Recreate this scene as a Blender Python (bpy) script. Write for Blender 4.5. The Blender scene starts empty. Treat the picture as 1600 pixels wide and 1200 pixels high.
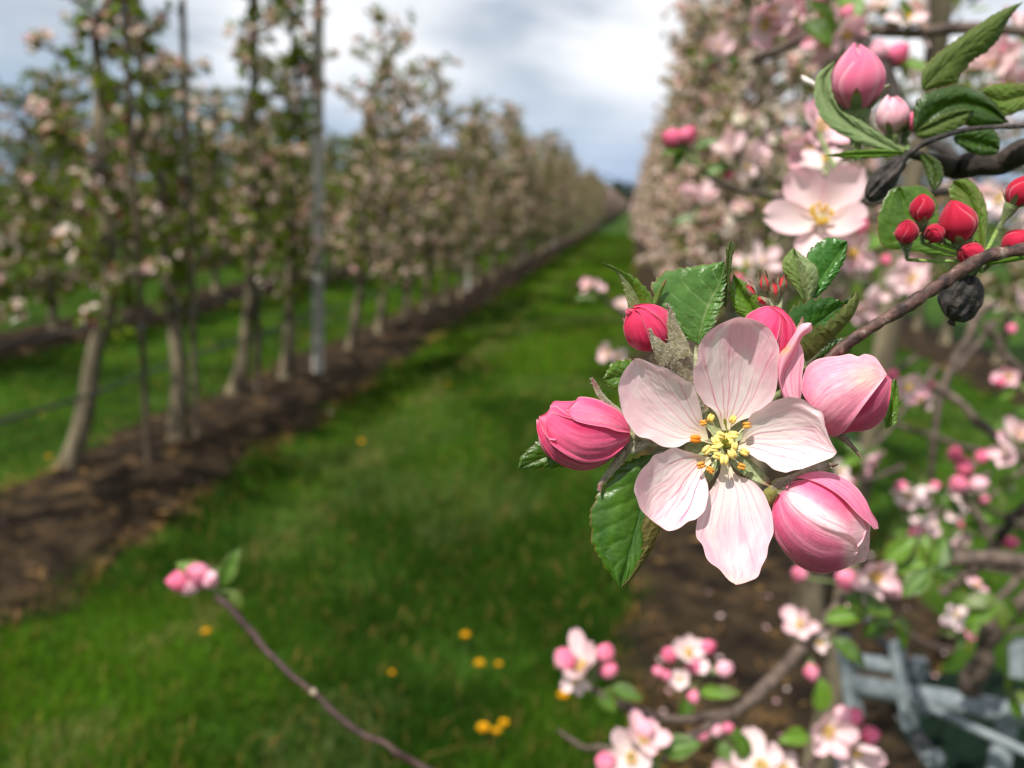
import bpy, math, random
import numpy as np
from mathutils import Vector, Matrix

# ------------------------------------------------------------------ camera, sky, sun, exposure
sc = bpy.context.scene
FPX = 1295.0                                    # focal length in pixels of the 1600 wide photograph
CAM = np.array([0.0, 0.0, 1.4])
_d1 = np.array([188 / FPX, 278 / FPX, -1.0]); _d1 /= np.linalg.norm(_d1)
_u = np.array([0.07, 1.0, 0.0]); _u -= _u.dot(_d1) * _d1; _u /= np.linalg.norm(_u)
MC = np.array([np.cross(_d1, _u), _d1, _u])     # camera axes -> world axes (rows run along +Y)
D0 = 0.165                                      # distance of the sharp blossom

cd = bpy.data.cameras.new("camera"); cam = bpy.data.objects.new("camera", cd)
sc.collection.objects.link(cam); sc.camera = cam
cam.matrix_world = Matrix.Translation(CAM) @ Matrix([list(r) for r in MC]).to_4x4()
cd.sensor_width = 36.0; cd.lens = FPX / 1600 * 36.0
cd.clip_start = 0.01; cd.clip_end = 2000
cd.dof.use_dof = True; cd.dof.focus_distance = D0; cd.dof.aperture_fstop = cd.lens / 2.25
cd.dof.aperture_blades = 0

SUN = np.array([-0.28, -0.46, 0.84]); SUN /= np.linalg.norm(SUN)      # towards the sun
sl = bpy.data.lights.new("sun", 'SUN'); sun = bpy.data.objects.new("sun", sl)
sc.collection.objects.link(sun)
sl.energy = 5.0; sl.angle = math.radians(0.55); sl.color = (1.0, 0.95, 0.87)
sun.rotation_euler = Vector(SUN).to_track_quat('Z', 'Y').to_euler()

world = bpy.data.worlds.new("World"); sc.world = world; world.use_nodes = True
wn = world.node_tree; wn.nodes.clear()
def wnode(t, **kw):
    n = wn.nodes.new(t)
    for k, v in kw.items(): setattr(n, k, v)
    return n
sky = wnode('ShaderNodeTexSky', sky_type='NISHITA'); sky.sun_disc = False
sky.sun_elevation = math.asin(SUN[2]); sky.sun_rotation = math.atan2(SUN[0], SUN[1])
sky.air_density = 1.0; sky.dust_density = 0.2; sky.ozone_density = 3.0
tc = wnode('ShaderNodeTexCoord'); sep = wnode('ShaderNodeSeparateXYZ')
wn.links.new(tc.outputs['Generated'], sep.inputs[0])
zc = wnode('ShaderNodeMath', operation='MAXIMUM'); wn.links.new(sep.outputs[2], zc.inputs[0]); zc.inputs[1].default_value = 0.0
za = wnode('ShaderNodeMath', operation='ADD'); wn.links.new(zc.outputs[0], za.inputs[0]); za.inputs[1].default_value = 0.16
dx = wnode('ShaderNodeMath', operation='DIVIDE'); wn.links.new(sep.outputs[0], dx.inputs[0]); wn.links.new(za.outputs[0], dx.inputs[1])
dy = wnode('ShaderNodeMath', operation='DIVIDE'); wn.links.new(sep.outputs[1], dy.inputs[0]); wn.links.new(za.outputs[0], dy.inputs[1])
cmb = wnode('ShaderNodeCombineXYZ'); wn.links.new(dx.outputs[0], cmb.inputs[0]); wn.links.new(dy.outputs[0], cmb.inputs[1])
cmb.inputs[2].default_value = 12.1
cn = wnode('ShaderNodeTexNoise'); cn.inputs['Scale'].default_value = 0.75; cn.inputs['Detail'].default_value = 7; cn.inputs['Roughness'].default_value = 0.52
cn.inputs['Distortion'].default_value = 0.35
wn.links.new(cmb.outputs[0], cn.inputs['Vector'])
cr_ = wnode('ShaderNodeValToRGB'); cr_.color_ramp.elements[0].position = 0.34; cr_.color_ramp.elements[1].position = 0.60
cr_.color_ramp.elements[0].color = (.34, .34, .34, 1)
cr_.color_ramp.interpolation = 'EASE'
wn.links.new(cn.outputs[0], cr_.inputs[0])
mx = wnode('ShaderNodeMix', data_type='RGBA')
wn.links.new(cr_.outputs[0], mx.inputs[0]); wn.links.new(sky.outputs[0], mx.inputs[6])
mx.inputs[7].default_value = (13.8, 14.0, 14.5, 1)
# a far grey-blue cloud bank low on the horizon
bk = wnode('ShaderNodeMapRange', interpolation_type='SMOOTHSTEP'); bk.inputs[1].default_value = 0.035; bk.inputs[2].default_value = 0.16
bk.inputs[3].default_value = 0.88; bk.inputs[4].default_value = 0.0
bn = wnode('ShaderNodeMath', operation='MULTIPLY_ADD'); bn.inputs[1].default_value = 0.10
wn.links.new(cn.outputs[0], bn.inputs[0]); wn.links.new(zc.outputs[0], bn.inputs[2]); wn.links.new(bn.outputs[0], bk.inputs[0])
bk.inputs[1].default_value = 0.065; bk.inputs[2].default_value = 0.21
m2 = wnode('ShaderNodeMix', data_type='RGBA'); wn.links.new(bk.outputs[0], m2.inputs[0]); wn.links.new(mx.outputs[2], m2.inputs[6])
m2.inputs[7].default_value = (4.5, 6.3, 9.3, 1)
bg = wnode('ShaderNodeBackground'); bg.inputs[1].default_value = 0.060
wo = wnode('ShaderNodeOutputWorld')
wn.links.new(m2.outputs[2], bg.inputs[0]); wn.links.new(bg.outputs[0], wo.inputs[0])

sc.view_settings.view_transform = 'Standard'; sc.view_settings.look = 'None'
sc.view_settings.exposure = 0.38; sc.view_settings.gamma = 1.0; sc.view_settings.use_curve_mapping = False
sc.render.engine = 'CYCLES'
sc.cycles.use_denoising = True
sc.cycles.max_bounces = 8; sc.cycles.transparent_max_bounces = 4
sc.cycles.diffuse_bounces = 4; sc.cycles.glossy_bounces = 2; sc.cycles.transmission_bounces = 4

# ------------------------------------------------------------------ helpers
COL = sc.collection
rnd = random.Random(11)
nrg = np.random.default_rng(5)

def world_pt(px, py, depth):
    c = np.array([(px - 800) / FPX * depth, -(py - 600) / FPX * depth, -depth])
    return CAM + MC @ c
def cdir(x, y, z):
    v = MC @ np.array([x, y, z], float); return v / np.linalg.norm(v)
def ground_at(px, py, z=0.0):
    v = MC @ np.array([(px - 800) / FPX, -(py - 600) / FPX, -1.0])
    return CAM + v * ((z - CAM[2]) / v[2])
def cw(P, D=D0):
    """points (x pixel, y pixel, w pixels towards the lens) round a distance D -> world"""
    P = np.asarray(P, float).reshape(-1, 3)
    d = D * (1 - P[:, 2] / FPX)
    c = np.stack([(P[:, 0] - 800) / FPX * d, -(P[:, 1] - 600) / FPX * d, -d], 1)
    return CAM + c @ MC.T

_T = nrg.random((64, 64, 8))
def vn(x, y, k=0):
    """smooth value noise, 0..1"""
    x = np.asarray(x, float); y = np.asarray(y, float)
    xi = np.floor(x).astype(int); yi = np.floor(y).astype(int)
    fx = x - xi; fy = y - yi
    fx = fx * fx * (3 - 2 * fx); fy = fy * fy * (3 - 2 * fy)
    T = _T[:, :, k % 8]
    a = T[xi % 64, yi % 64]; b = T[(xi + 1) % 64, yi % 64]
    c = T[xi % 64, (yi + 1) % 64]; d = T[(xi + 1) % 64, (yi + 1) % 64]
    return (a * (1 - fx) + b * fx) * (1 - fy) + (c * (1 - fx) + d * fx) * fy
def fbm(x, y, k=0, o=4):
    s = 0; a = .5
    for i in range(o):
        s = s + a * vn(x * 2 ** i + 7.3 * i, y * 2 ** i + 3.1 * i, k + i); a *= .5
    return s
def sstep(a, b, x):
    t = np.clip((x - a) / (b - a), 0, 1); return t * t * (3 - 2 * t)
def mixc(a, b, t):
    t = np.asarray(t)[..., None]
    return np.asarray(a) * (1 - t) + np.asarray(b) * t

def crv(pts, n):
    """Catmull-Rom through pts, n samples evenly spaced along its length"""
    P = np.asarray(pts, float)
    if len(P) == 1: return np.repeat(P, n, 0)
    Q = np.vstack([2 * P[0] - P[1], P, 2 * P[-1] - P[-2]])
    out = []
    for i in range(1, len(Q) - 2):
        t = np.linspace(0, 1, 14, endpoint=False)[:, None]
        p0, p1, p2, p3 = Q[i - 1], Q[i], Q[i + 1], Q[i + 2]
        out.append(.5 * ((2 * p1) + (-p0 + p2) * t + (2 * p0 - 5 * p1 + 4 * p2 - p3) * t ** 2 + (-p0 + 3 * p1 - 3 * p2 + p3) * t ** 3))
    out.append(P[-1:]); C = np.vstack(out)
    d = np.r_[0, np.cumsum(np.linalg.norm(np.diff(C, axis=0), axis=1))]
    u = np.linspace(0, d[-1], n)
    return np.stack([np.interp(u, d, C[:, k]) for k in range(C.shape[1])], 1)

def grid_faces(nt, ns, closed=False):
    i, j = np.meshgrid(np.arange(nt - 1), np.arange(ns if closed else ns - 1), indexing='ij')
    j2 = (j + 1) % ns
    return np.stack([i * ns + j, i * ns + j2, (i + 1) * ns + j2, (i + 1) * ns + j], -1).reshape(-1, 4)

def tube(pts, rad, seg=10, cap=True):
    P = np.asarray(pts, float); n = len(P); rad = np.broadcast_to(np.asarray(rad, float), (n,))
    T = np.gradient(P, axis=0); T /= np.linalg.norm(T, axis=1)[:, None] + 1e-12
    ref = np.array([0.31, 0.17, 0.93]) if abs(T[0] @ np.array([0.31, 0.17, 0.93])) < .9 else np.array([1.0, 0, 0])
    N = []; v = ref
    for t in T:
        v = v - v.dot(t) * t; v = v / np.linalg.norm(v); N.append(v)
    N = np.array(N); B = np.cross(T, N)
    a = np.linspace(0, 2 * np.pi, seg, endpoint=False)
    V = P[:, None] + rad[:, None, None] * (np.cos(a)[None, :, None] * N[:, None] + np.sin(a)[None, :, None] * B[:, None])
    V = V.reshape(-1, 3); F = [tuple(q) for q in grid_faces(n, seg, True)]
    if cap:
        V = np.vstack([V, P[:1], P[-1:]]); a0 = n * seg
        F += [(j, (j + 1) % seg, a0) for j in range(seg)]
        F += [((n - 1) * seg + (j + 1) % seg, (n - 1) * seg + j, a0 + 1) for j in range(seg)]
    return V, F

def mesh_data(name, V, F, mat=None, col=None, smooth=True):
    me = bpy.data.meshes.new(name)
    V = np.asarray(V, float)
    if isinstance(F, np.ndarray):
        k = F.shape[1]; n = len(F)
        me.vertices.add(len(V)); me.vertices.foreach_set('co', V.astype(np.float32).ravel())
        me.loops.add(n * k); me.loops.foreach_set('vertex_index', F.astype(np.int32).ravel())
        me.polygons.add(n); me.polygons.foreach_set('loop_start', np.arange(0, n * k, k, dtype=np.int32))
        me.update(calc_edges=True); me.validate()
    else:
        me.from_pydata([tuple(v) for v in V], [], [tuple(int(i) for i in f) for f in F])
    if smooth: me.polygons.foreach_set('use_smooth', np.ones(len(me.polygons), bool))
    if col is not None:
        c = np.ones((len(V), 4), np.float32); c[:, :3] = np.broadcast_to(np.asarray(col, float).reshape(-1, 3) if np.ndim(col) > 1 else np.asarray(col), (len(V), 3))
        at = me.color_attributes.new('Col', 'FLOAT_COLOR', 'POINT'); at.data.foreach_set('color', c.ravel())
    if mat: me.materials.append(mat)
    return me

LOC = {}
def link(name, data, parent=None):
    o = bpy.data.objects.new(name, data); COL.objects.link(o)
    if parent is not None: o.parent = parent
    return o
def tag(o, label=None, cat=None, group=None, kind=None):
    if label: o['label'] = label
    if cat: o['category'] = cat
    if group: o['group'] = group
    if kind: o['kind'] = kind
    return o
def empty(name, loc, parent=None):
    """an Empty standing at a world location (translation only)"""
    o = bpy.data.objects.new(name, None); COL.objects.link(o); o.empty_display_size = .01
    loc = np.asarray(loc, float); base = np.zeros(3)
    if parent is not None: o.parent = parent; base = LOC[parent.name]
    o.location = loc - base; LOC[o.name] = loc
    return o
def thing(name, loc, label, cat, group=None):
    return tag(empty(name, loc), label, cat, group)
def part(name, V, F, mat, parent, col=None, smooth=True, kind=None):
    """V in world space; stored relative to the parent's location"""
    V = np.asarray(V, float); org = V.mean(0)
    me = mesh_data(name, V - org, F, mat, col, smooth)
    o = link(name, me, parent)
    o.location = org - (LOC[parent.name] if parent is not None else 0); LOC[o.name] = org
    if kind: o['kind'] = kind
    return o
def place(name, me, parent, loc, R, scale, base=None):
    """a mesh (or None) with rotation matrix R, at a world location under a translation-only parent"""
    o = link(name, me, parent)
    b = np.zeros(3) if parent is None else (LOC[parent.name] if base is None else base)
    m = np.eye(4); m[:3, :3] = R * scale; m[:3, 3] = np.asarray(loc) - b
    o.matrix_local = Matrix(m.tolist()); return o
def frame_to(d, spin=0.0):
    """rotation whose local +Z is d"""
    d = np.asarray(d, float); d = d / np.linalg.norm(d)
    r = np.array([0, 0, 1.0]) if abs(d[2]) < .93 else np.array([0, 1.0, 0])
    x = np.cross(r, d); x /= np.linalg.norm(x); y = np.cross(d, x)
    c, s = math.cos(spin), math.sin(spin)
    return np.stack([c * x + s * y, -s * x + c * y, d], 1)

# ------------------------------------------------------------------ materials
def base_mat(name):
    m = bpy.data.materials.new(name); m.use_nodes = True
    nt = m.node_tree; p = nt.nodes['Principled BSDF']; o = nt.nodes['Material Output']
    return m, nt, p, o
def add_bump(nt, p, scale, strength, dist, coord='Object', detail=4):
    tcn = nt.nodes.new('ShaderNodeTexCoord'); nz = nt.nodes.new('ShaderNodeTexNoise')
    nz.inputs['Scale'].default_value = scale; nz.inputs['Detail'].default_value = detail
    bp = nt.nodes.new('ShaderNodeBump'); bp.inputs['Strength'].default_value = strength; bp.inputs['Distance'].default_value = dist
    nt.links.new(tcn.outputs[coord], nz.inputs['Vector']); nt.links.new(nz.outputs[0], bp.inputs['Height'])
    nt.links.new(bp.outputs[0], p.inputs['Normal']); return nz, tcn, bp
def sheet_mat(name, rough=.5, spec=.3, trans=.3, tint=(1, 1, 1), bump=None, sheen=0.0, vary=.0, vscale=300.):
    """thin tissue that lets light through: colour from the Col attribute"""
    m, nt, p, o = base_mat(name)
    at = nt.nodes.new('ShaderNodeAttribute'); at.attribute_name = 'Col'
    src = at.outputs['Color']
    if vary > 0:
        tcn = nt.nodes.new('ShaderNodeTexCoord'); nz = nt.nodes.new('ShaderNodeTexNoise')
        nz.inputs['Scale'].default_value = vscale; nz.inputs['Detail'].default_value = 5
        nt.links.new(tcn.outputs['Object'], nz.inputs['Vector'])
        mr = nt.nodes.new('ShaderNodeMapRange'); mr.inputs[1].default_value = .25; mr.inputs[2].default_value = .75
        mr.inputs[3].default_value = 1 - vary; mr.inputs[4].default_value = 1 + vary
        nt.links.new(nz.outputs[0], mr.inputs[0])
        mu = nt.nodes.new('ShaderNodeMix'); mu.data_type = 'RGBA'; mu.blend_type = 'MULTIPLY'; mu.inputs[0].default_value = 1
        nt.links.new(src, mu.inputs[6]); nt.links.new(mr.outputs[0], mu.inputs[7]); src = mu.outputs[2]
    nt.links.new(src, p.inputs['Base Color'])
    p.inputs['Roughness'].default_value = rough; p.inputs['Specular IOR Level'].default_value = spec
    if sheen: p.inputs['Sheen Weight'].default_value = sheen
    if bump: _, _, bp = add_bump(nt, p, *bump)
    tr = nt.nodes.new('ShaderNodeBsdfTranslucent')
    tm = nt.nodes.new('ShaderNodeMix'); tm.data_type = 'RGBA'; tm.blend_type = 'MULTIPLY'; tm.inputs[0].default_value = 1
    tm.inputs[7].default_value = (*tint, 1); nt.links.new(src, tm.inputs[6]); nt.links.new(tm.outputs[2], tr.inputs[0])
    ms = nt.nodes.new('ShaderNodeMixShader'); ms.inputs[0].default_value = trans
    nt.links.new(p.outputs[0], ms.inputs[1]); nt.links.new(tr.outputs[0], ms.inputs[2]); nt.links.new(ms.outputs[0], o.inputs[0])
    return m
def noise_mat(name, c1, c2, scale, rough=.8, spec=.3, bump=.5, bdist=.01, metallic=0., c3=None, stretch=(1, 1, 1), detail=6, lo=.35, hi=.65):
    m, nt, p, o = base_mat(name)
    nz, tcn, bp = add_bump(nt, p, scale, bump, bdist, detail=detail)
    mp = nt.nodes.new('ShaderNodeMapping'); mp.inputs['Scale'].default_value = stretch
    nt.links.new(tcn.outputs['Object'], mp.inputs[0]); nt.links.new(mp.outputs[0], nz.inputs['Vector'])
    rp = nt.nodes.new('ShaderNodeValToRGB'); e = rp.color_ramp.elements
    e[0].position = lo; e[0].color = (*c1, 1); e[1].position = hi; e[1].color = (*c2, 1)
    if c3:
        k = e.new(min(.99, hi + .12)); k.color = (*c3, 1)
    nt.links.new(nz.outputs[0], rp.inputs[0]); nt.links.new(rp.outputs[0], p.inputs['Base Color'])
    p.inputs['Roughness'].default_value = rough; p.inputs['Specular IOR Level'].default_value = spec; p.inputs['Metallic'].default_value = metallic
    return m

M_PETAL = sheet_mat('petal', .55, .22, .28, (1, .93, .93), (2600, .12, .0002), sheen=.15)
M_BUD = sheet_mat('bud_petal', .72, .10, .24, (1, .8, .85), (1800, .25, .0002), sheen=.15, vary=.10, vscale=700)
M_LEAF = sheet_mat('leaf', .34, .5, .28, (1.3, 1.35, .5), (1500, .35, .0003), vary=.18, vscale=500)
M_LEAFU = sheet_mat('leaf_underside', .65, .3, .22, (1.3, 1.3, .5), (2500, .3, .0003), vary=.15, vscale=700)
M_FUZZY = sheet_mat('downy_green', .8, .15, .08, (1, 1, .8), (3500, .5, .0003), sheen=.2, vary=.4, vscale=1100)
M_HAIR = sheet_mat('down', .7, .2, .35)
M_ANTHER = sheet_mat('anther', .55, .3, .12, (1, .9, .5), (4000, .3, .0002), vary=.12, vscale=1500)
M_FIL = sheet_mat('filament', .4, .4, .3)
M_FOL = sheet_mat('crown_tissue', .7, .07, .36, (1.05, 1.1, .8))
M_GRASS = sheet_mat('grass_blade', .7, .06, .3, (1.1, 1.2, .4))
M_TWIG = noise_mat('twig_bark', (.022, .011, .009), (.11, .055, .043), 330, .6, .4, .9, .0009, c3=(.30, .24, .20), lo=.36, hi=.60)
M_THINTWIG = noise_mat('thin_twig_bark', (.022, .010, .009), (.065, .032, .028), 120, .6, .35, .6, .0008)
M_DARKBARK = noise_mat('old_branch_bark', (.010, .008, .007), (.045, .033, .027), 180, .8, .3, .8, .002)
M_MIDBARK = noise_mat('branch_bark', (.045, .030, .024), (.13, .095, .075), 90, .75, .3, .6, .003)
M_TRUNK = noise_mat('trunk_bark', (.030, .024, .016), (.20, .165, .105), 14, .85, .2, .8, .012, stretch=(1, 1, .35))
M_CRBARK = noise_mat('limb_bark', (.05, .038, .028), (.15, .115, .085), 20, .85, .2, .6, .006)
M_WITHER = noise_mat('withered_skin', (.006, .005, .005), (.055, .042, .034), 260, .7, .4, 1., .0025, lo=.38, hi=.7)
M_STALK = sheet_mat('stalk', .55, .3, .1, vary=.2, vscale=600)
M_POST = noise_mat('weathered_post', (.24, .23, .20), (.44, .42, .38), 9, .8, .2, .4, .006, stretch=(1, 1, .15))
M_STAKE = noise_mat('dark_stake', (.040, .030, .022), (.10, .075, .05), 14, .85, .2, .5, .006, stretch=(1, 1, .12))
M_GALV = noise_mat('galvanised_steel', (.12, .145, .158), (.22, .25, .265), 60, .75, .3, .3, .001, metallic=.15)
M_DARKSTEEL = noise_mat('dull_strap', (.06, .06, .07), (.13, .13, .14), 60, .6, .4, .2, .001, metallic=.3)
M_HOSE = noise_mat('black_hose', (.012, .013, .013), (.03, .032, .03), 30, .5, .4, .1, .001)
M_NET = noise_mat('green_netting', (.003, .008, .005), (.006, .015, .009), 70, .95, .08, .9, .01)
M_SOIL = noise_mat('bare_soil', (.008, .0055, .0035), (.036, .024, .013), 7, .95, .1, 1., .03, c3=(.10, .058, .024), detail=9, lo=.36, hi=.60)
M_GROUND = noise_mat('turf_ground', (.012, .034, .003), (.036, .080, .006), 2.2, .95, .1, .8, .03, c3=(.07, .10, .015), detail=8, lo=.35, hi=.65)
M_YELLOW = sheet_mat('dandelion_yellow', .6, .2, .2)

# ------------------------------------------------------------------ the setting: ground, soil strips, grass
GR = 600.0
g = part('ground', [(-GR, -GR, 0), (GR, -GR, 0), (GR, GR, 0), (-GR, GR, 0)], [(0, 1, 2, 3)], M_GROUND, None, smooth=False)
tag(g, kind='structure')
ROWS = {'left': -2.42, 'second': -5.25, 'third': -8.2, 'right': 0.62, 'beyond': 3.55}
def soil_strip(name, x0, x1, y0, y1, ny, nx=26):
    ys = y0 + (y1 - y0) * np.linspace(0, 1, ny) ** 2.0
    X, Y = [], []
    u = np.linspace(0, 1, nx)
    yy = np.repeat(ys[:, None], nx, 1)
    e0 = x0 + .26 * (fbm(ys * 2.3, ys * 0 + x0, 1) - .5) * 2; e1 = x1 + .26 * (fbm(ys * 2.1, ys * 0 + x1, 2) - .5) * 2
    xx = e0[:, None] * (1 - u) + e1[:, None] * u
    z = .012 + .05 * np.sin(np.pi * u)[None] ** .7 + .075 * (fbm(xx * 7, yy * 7, 3) - .45) * np.sin(np.pi * u)[None] ** .5
    z = np.maximum(z, .006)
    o = part(name, np.stack([xx, yy, z], -1).reshape(-1, 3), grid_faces(ny, nx), M_SOIL, None)
    tag(o, kind='structure')
soil_strip('soil_strip', -2.75, -1.86, 0.5, 160, 520)
soil_strip('soil_strip', 0.16, 1.12, 0.3, 160, 520)
soil_strip('soil_strip', -5.75, -4.75, 1.0, 60, 260)
soil_strip('soil_strip', -8.7, -7.7, 2.0, 60, 200)
soil_strip('soil_strip', 3.05, 4.05, 0.5, 60, 260)

def blades(name, n, x0, x1, y0, y1, hgt, cols, seed, edge=.12, pw=1.0, straw=.05, wid=.0038):
    r = np.random.default_rng(seed)
    u = r.random(n)
    y = y0 * (y1 / y0) ** u if pw == 1 else y0 + (y1 - y0) * u
    x = x0 - edge + (x1 - x0 + 2 * edge) * r.random(n)
    dens = fbm(x * 2.2 + 31, y * 2.2, 4)
    keep = (dens + .35 * r.random(n) > .42)
    din = np.minimum(x - x0, x1 - x) / edge
    keep &= (r.random(n) < np.clip(.5 + .5 * din + (fbm(x * 5, y * 5, 6) - .5) * 2, 0, 1))
    x, y = x[keep], y[keep]; n = len(x)
    cl = fbm(x * 1.4 + 5, y * .9, 2)
    h = hgt * (.55 + .7 * r.random(n)) * (.6 + .9 * cl); a = r.random(n) * 2 * np.pi
    far = np.clip(y / 5, .8, 5)
    w = wid * (.7 + .6 * r.random(n)) * far
    lean = .25 + .85 * r.random(n); az = a + r.normal(0, .6, n)
    b = np.stack([x, y, np.zeros(n)], 1)
    side = np.stack([np.cos(a + np.pi / 2), np.sin(a + np.pi / 2), 0 * a], 1) * w[:, None]
    fw = np.stack([np.cos(az), np.sin(az), 0 * a], 1)
    m = b + fw * (h * lean * .35)[:, None] + np.array([0, 0, 1]) * (h * .62)[:, None]
    t = b + fw * (h * lean)[:, None] + np.array([0, 0, 1]) * (h * (1.0 - .25 * lean))[:, None]
    V = np.stack([b - side * .5, b + side * .5, m - side * .42, m + side * .42, t], 1).reshape(-1, 3)
    i = np.arange(n)[:, None] * 5
    F = np.vstack([i + [0, 1, 3], i + [0, 3, 2], i + [2, 3, 4]])
    k = np.clip((fbm(x * 1.5, y * 1.1, 5) - .33) * 3.2 + r.normal(0, .2, n), 0, 1)
    c = mixc(cols[0], cols[1], k)
    pale = (fbm(x * 1.6 + 9, y * 1.1 + 4, 7) > .60) & (r.random(n) < .45)
    c[pale] = c[pale] * .35 + np.array([.13, .16, .055]) * .65
    trk = np.exp(-((x + 1.32 + .1 * (fbm(y * 2, y * 0, 1) - .5)) / .10) ** 2) * (fbm(x * 4, y * 3, 3) > .45)
    tk = r.random(n) < trk * .55; c[tk] = np.array([.17, .17, .05]) * (.6 + .7 * r.random(tk.sum()))[:, None]
    st = r.random(n) < straw * (1 + 16 * (fbm(x * 3, y * 2.4, 1) > .5) * np.clip(1 - np.abs(din[keep]) * 1.1, 0, 1))
    c[st] = np.array([.30, .17, .055]) * (.6 + .7 * r.random(st.sum()))[:, None]
    o = part(name, V, F, M_GRASS, None, np.repeat(c, 5, 0), smooth=False)
    return o
GC = ((.014, .046, .0012), (.070, .158, .005))
tag(blades('grass', 200000, -1.90, .18, 1.1, 42, .062, GC, 1), 'short green turf of the alley between the two apple rows', 'grass', kind='stuff')
tag(blades('grass', 80000, -4.8, -2.7, 2.2, 40, .058, GC, 2), 'green turf strip behind the left row of slender trunks', 'grass', kind='stuff')
tag(blades('grass', 45000, 1.15, 3.1, 1.2, 30, .06, GC, 3), 'green turf seen under the right hand row of apple trees', 'grass', kind='stuff')
tag(blades('grass', 20000, -7.7, -5.75, 4, 40, .06, GC, 4), 'turf strip behind the second row of apple trees', 'grass', kind='stuff')

def litter(name, n, x0, x1, y0, y1, seed, label):
    r = np.random.default_rng(seed)
    y = y0 * (y1 / y0) ** r.random(n); x = x0 + (x1 - x0) * r.random(n)
    keep = fbm(x * 3, y * 3, 2) + .3 * r.random(n) > .55; x, y = x[keep], y[keep]; n = len(x)
    a = r.random(n) * 6.28; L = (.012 + .035 * r.random(n)); w = .003 + .008 * r.random(n) ** 2
    d = np.stack([np.cos(a), np.sin(a), r.normal(0, .12, n)], 1) * L[:, None]
    s = np.stack([-np.sin(a), np.cos(a), r.normal(0, .3, n)], 1) * w[:, None]
    z = .045 + .05 * r.random(n)
    b = np.stack([x, y, z], 1)
    V = np.stack([b - d - s * .4, b - d + s * .4, b + s + [0, 0, .006], b + d, b - s + [0, 0, .006]], 1).reshape(-1, 3)
    i = np.arange(n)[:, None] * 5
    F = np.vstack([i + [0, 1, 2], i + [0, 2, 4], i + [2, 3, 4]])
    pt = sstep(.50, .62, fbm(x * 2.1 + 3, y * 1.6, 4)); c = mixc((.020, .013, .008), (.21, .125, .05), np.clip(r.random(n) ** 3.0 + .55 * pt * r.random(n), 0, 1))
    tag(part(name, V, F, M_GRASS, None, np.repeat(c, 5, 0), smooth=False), label, 'leaf litter', kind='stuff')
litter('leaf_litter', 2600, -2.8, -1.75, 1.4, 25, 8, 'dry brown leaves and straw under the left row')
tag(blades('weeds', 42000, .12, 1.12, .9, 16, .05, ((.020, .045, .004), (.075, .095, .012)), 5, straw=.12), 'thin weeds and grass growing on the soil under the right row', 'weeds', kind='stuff')
tag(blades('weeds', 14000, -2.75, -1.85, 1.6, 16, .045, ((.020, .045, .004), (.075, .095, .012)), 6, straw=.2), 'thin weeds and grass growing on the soil under the left row', 'weeds', kind='stuff')
litter('leaf_litter', 2200, .16, 1.15, .9, 20, 9, 'dry brown leaves and straw under the right row')

def fallen_petals(n, x0, x1, y0, y1, seed, label):
    r = np.random.default_rng(seed)
    y = y0 * (y1 / y0) ** r.random(n); x = x0 + (x1 - x0) * r.random(n); a = r.random(n) * 6.28; L = .007 + .004 * r.random(n)
    b = np.stack([x, y, .07 + .025 * r.random(n)], 1); d = np.stack([np.cos(a), np.sin(a), r.normal(0, .3, n)], 1) * L[:, None]; q = np.stack([-np.sin(a), np.cos(a), r.normal(0, .3, n)], 1) * (L * .75)[:, None]
    V = np.stack([b - d, b - d * .2 + q + [0, 0, .002], b + d * .9 + q * .5, b + d, b + d * .9 - q * .5, b - d * .2 - q + [0, 0, .002]], 1).reshape(-1, 3)
    i = np.arange(n)[:, None] * 6
    F = np.vstack([i + [0, 1, 5], i + [1, 2, 5], i + [2, 4, 5], i + [2, 3, 4]])
    c = mixc((.72, .60, .58), (.70, .35, .42), r.random(n))
    tag(part('fallen_petals', V, F, M_PETAL, None, np.repeat(c, 6, 0), smooth=False), label, 'petals', kind='stuff')
fallen_petals(150, .1, 1.15, 1.0, 14, 31, 'fallen pale petals on the soil under the right row')
fallen_petals(14, -2.8, -1.7, 2.2, 9, 32, 'fallen pale petals on the soil under the left row')

# ------------------------------------------------------------------ generic blossom, bud and leaf meshes (unit size)
WHT = np.array([.80, .725, .69]); BLUSH = np.array([.80, .34, .46]); VEIN = np.array([.66, .10, .27])
PALE = np.array([.83, .53, .61]); HOT = np.array([.70, .07, .17]); RED = np.array([.58, .012, .045]); CREAM = np.array([.85, .68, .53])
GREEN1 = np.array([.078, .155, .014]); GREEN2 = np.array([.038, .090, .009]); OLIVE = np.array([.10, .12, .025]); DOWN = np.array([.24, .26, .15])

def proto_petal(seed, blush, nt=15, ns=11, cup=.42, trough=.16, twist=0.):
    t = np.linspace(0.02, 1, nt)[:, None]; u = np.linspace(-1, 1, ns)[None]
    hw = .50 * np.sin(np.pi * np.clip(t, 0, .985) ** .95) ** .55 * (.35 + .65 * t ** .7)
    nb = vn(u * 1.5 + seed, t * 3 + seed * 1.7, seed)
    x = u * hw; y = t * (1 + .05 * np.cos(u * 3 + seed)) + 0 * u
    z = cup * t ** 1.7 + trough * u ** 2 * np.sin(np.pi * t * .9) + .10 * (nb - .5) * t + twist * u * t
    c = mixc(WHT, BLUSH, np.clip(blush * (.15 + 1.0 * t * (.4 + .8 * nb) + .25 * np.abs(u) ** 3), 0, 1))
    c = mixc(c, np.array([.70, .66, .30]), np.clip(1 - t / .16, 0, 1) * .6 + 0 * u)
    return np.stack([x, y, z], -1).reshape(-1, 3), grid_faces(nt, ns), c.reshape(-1, 3)
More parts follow.
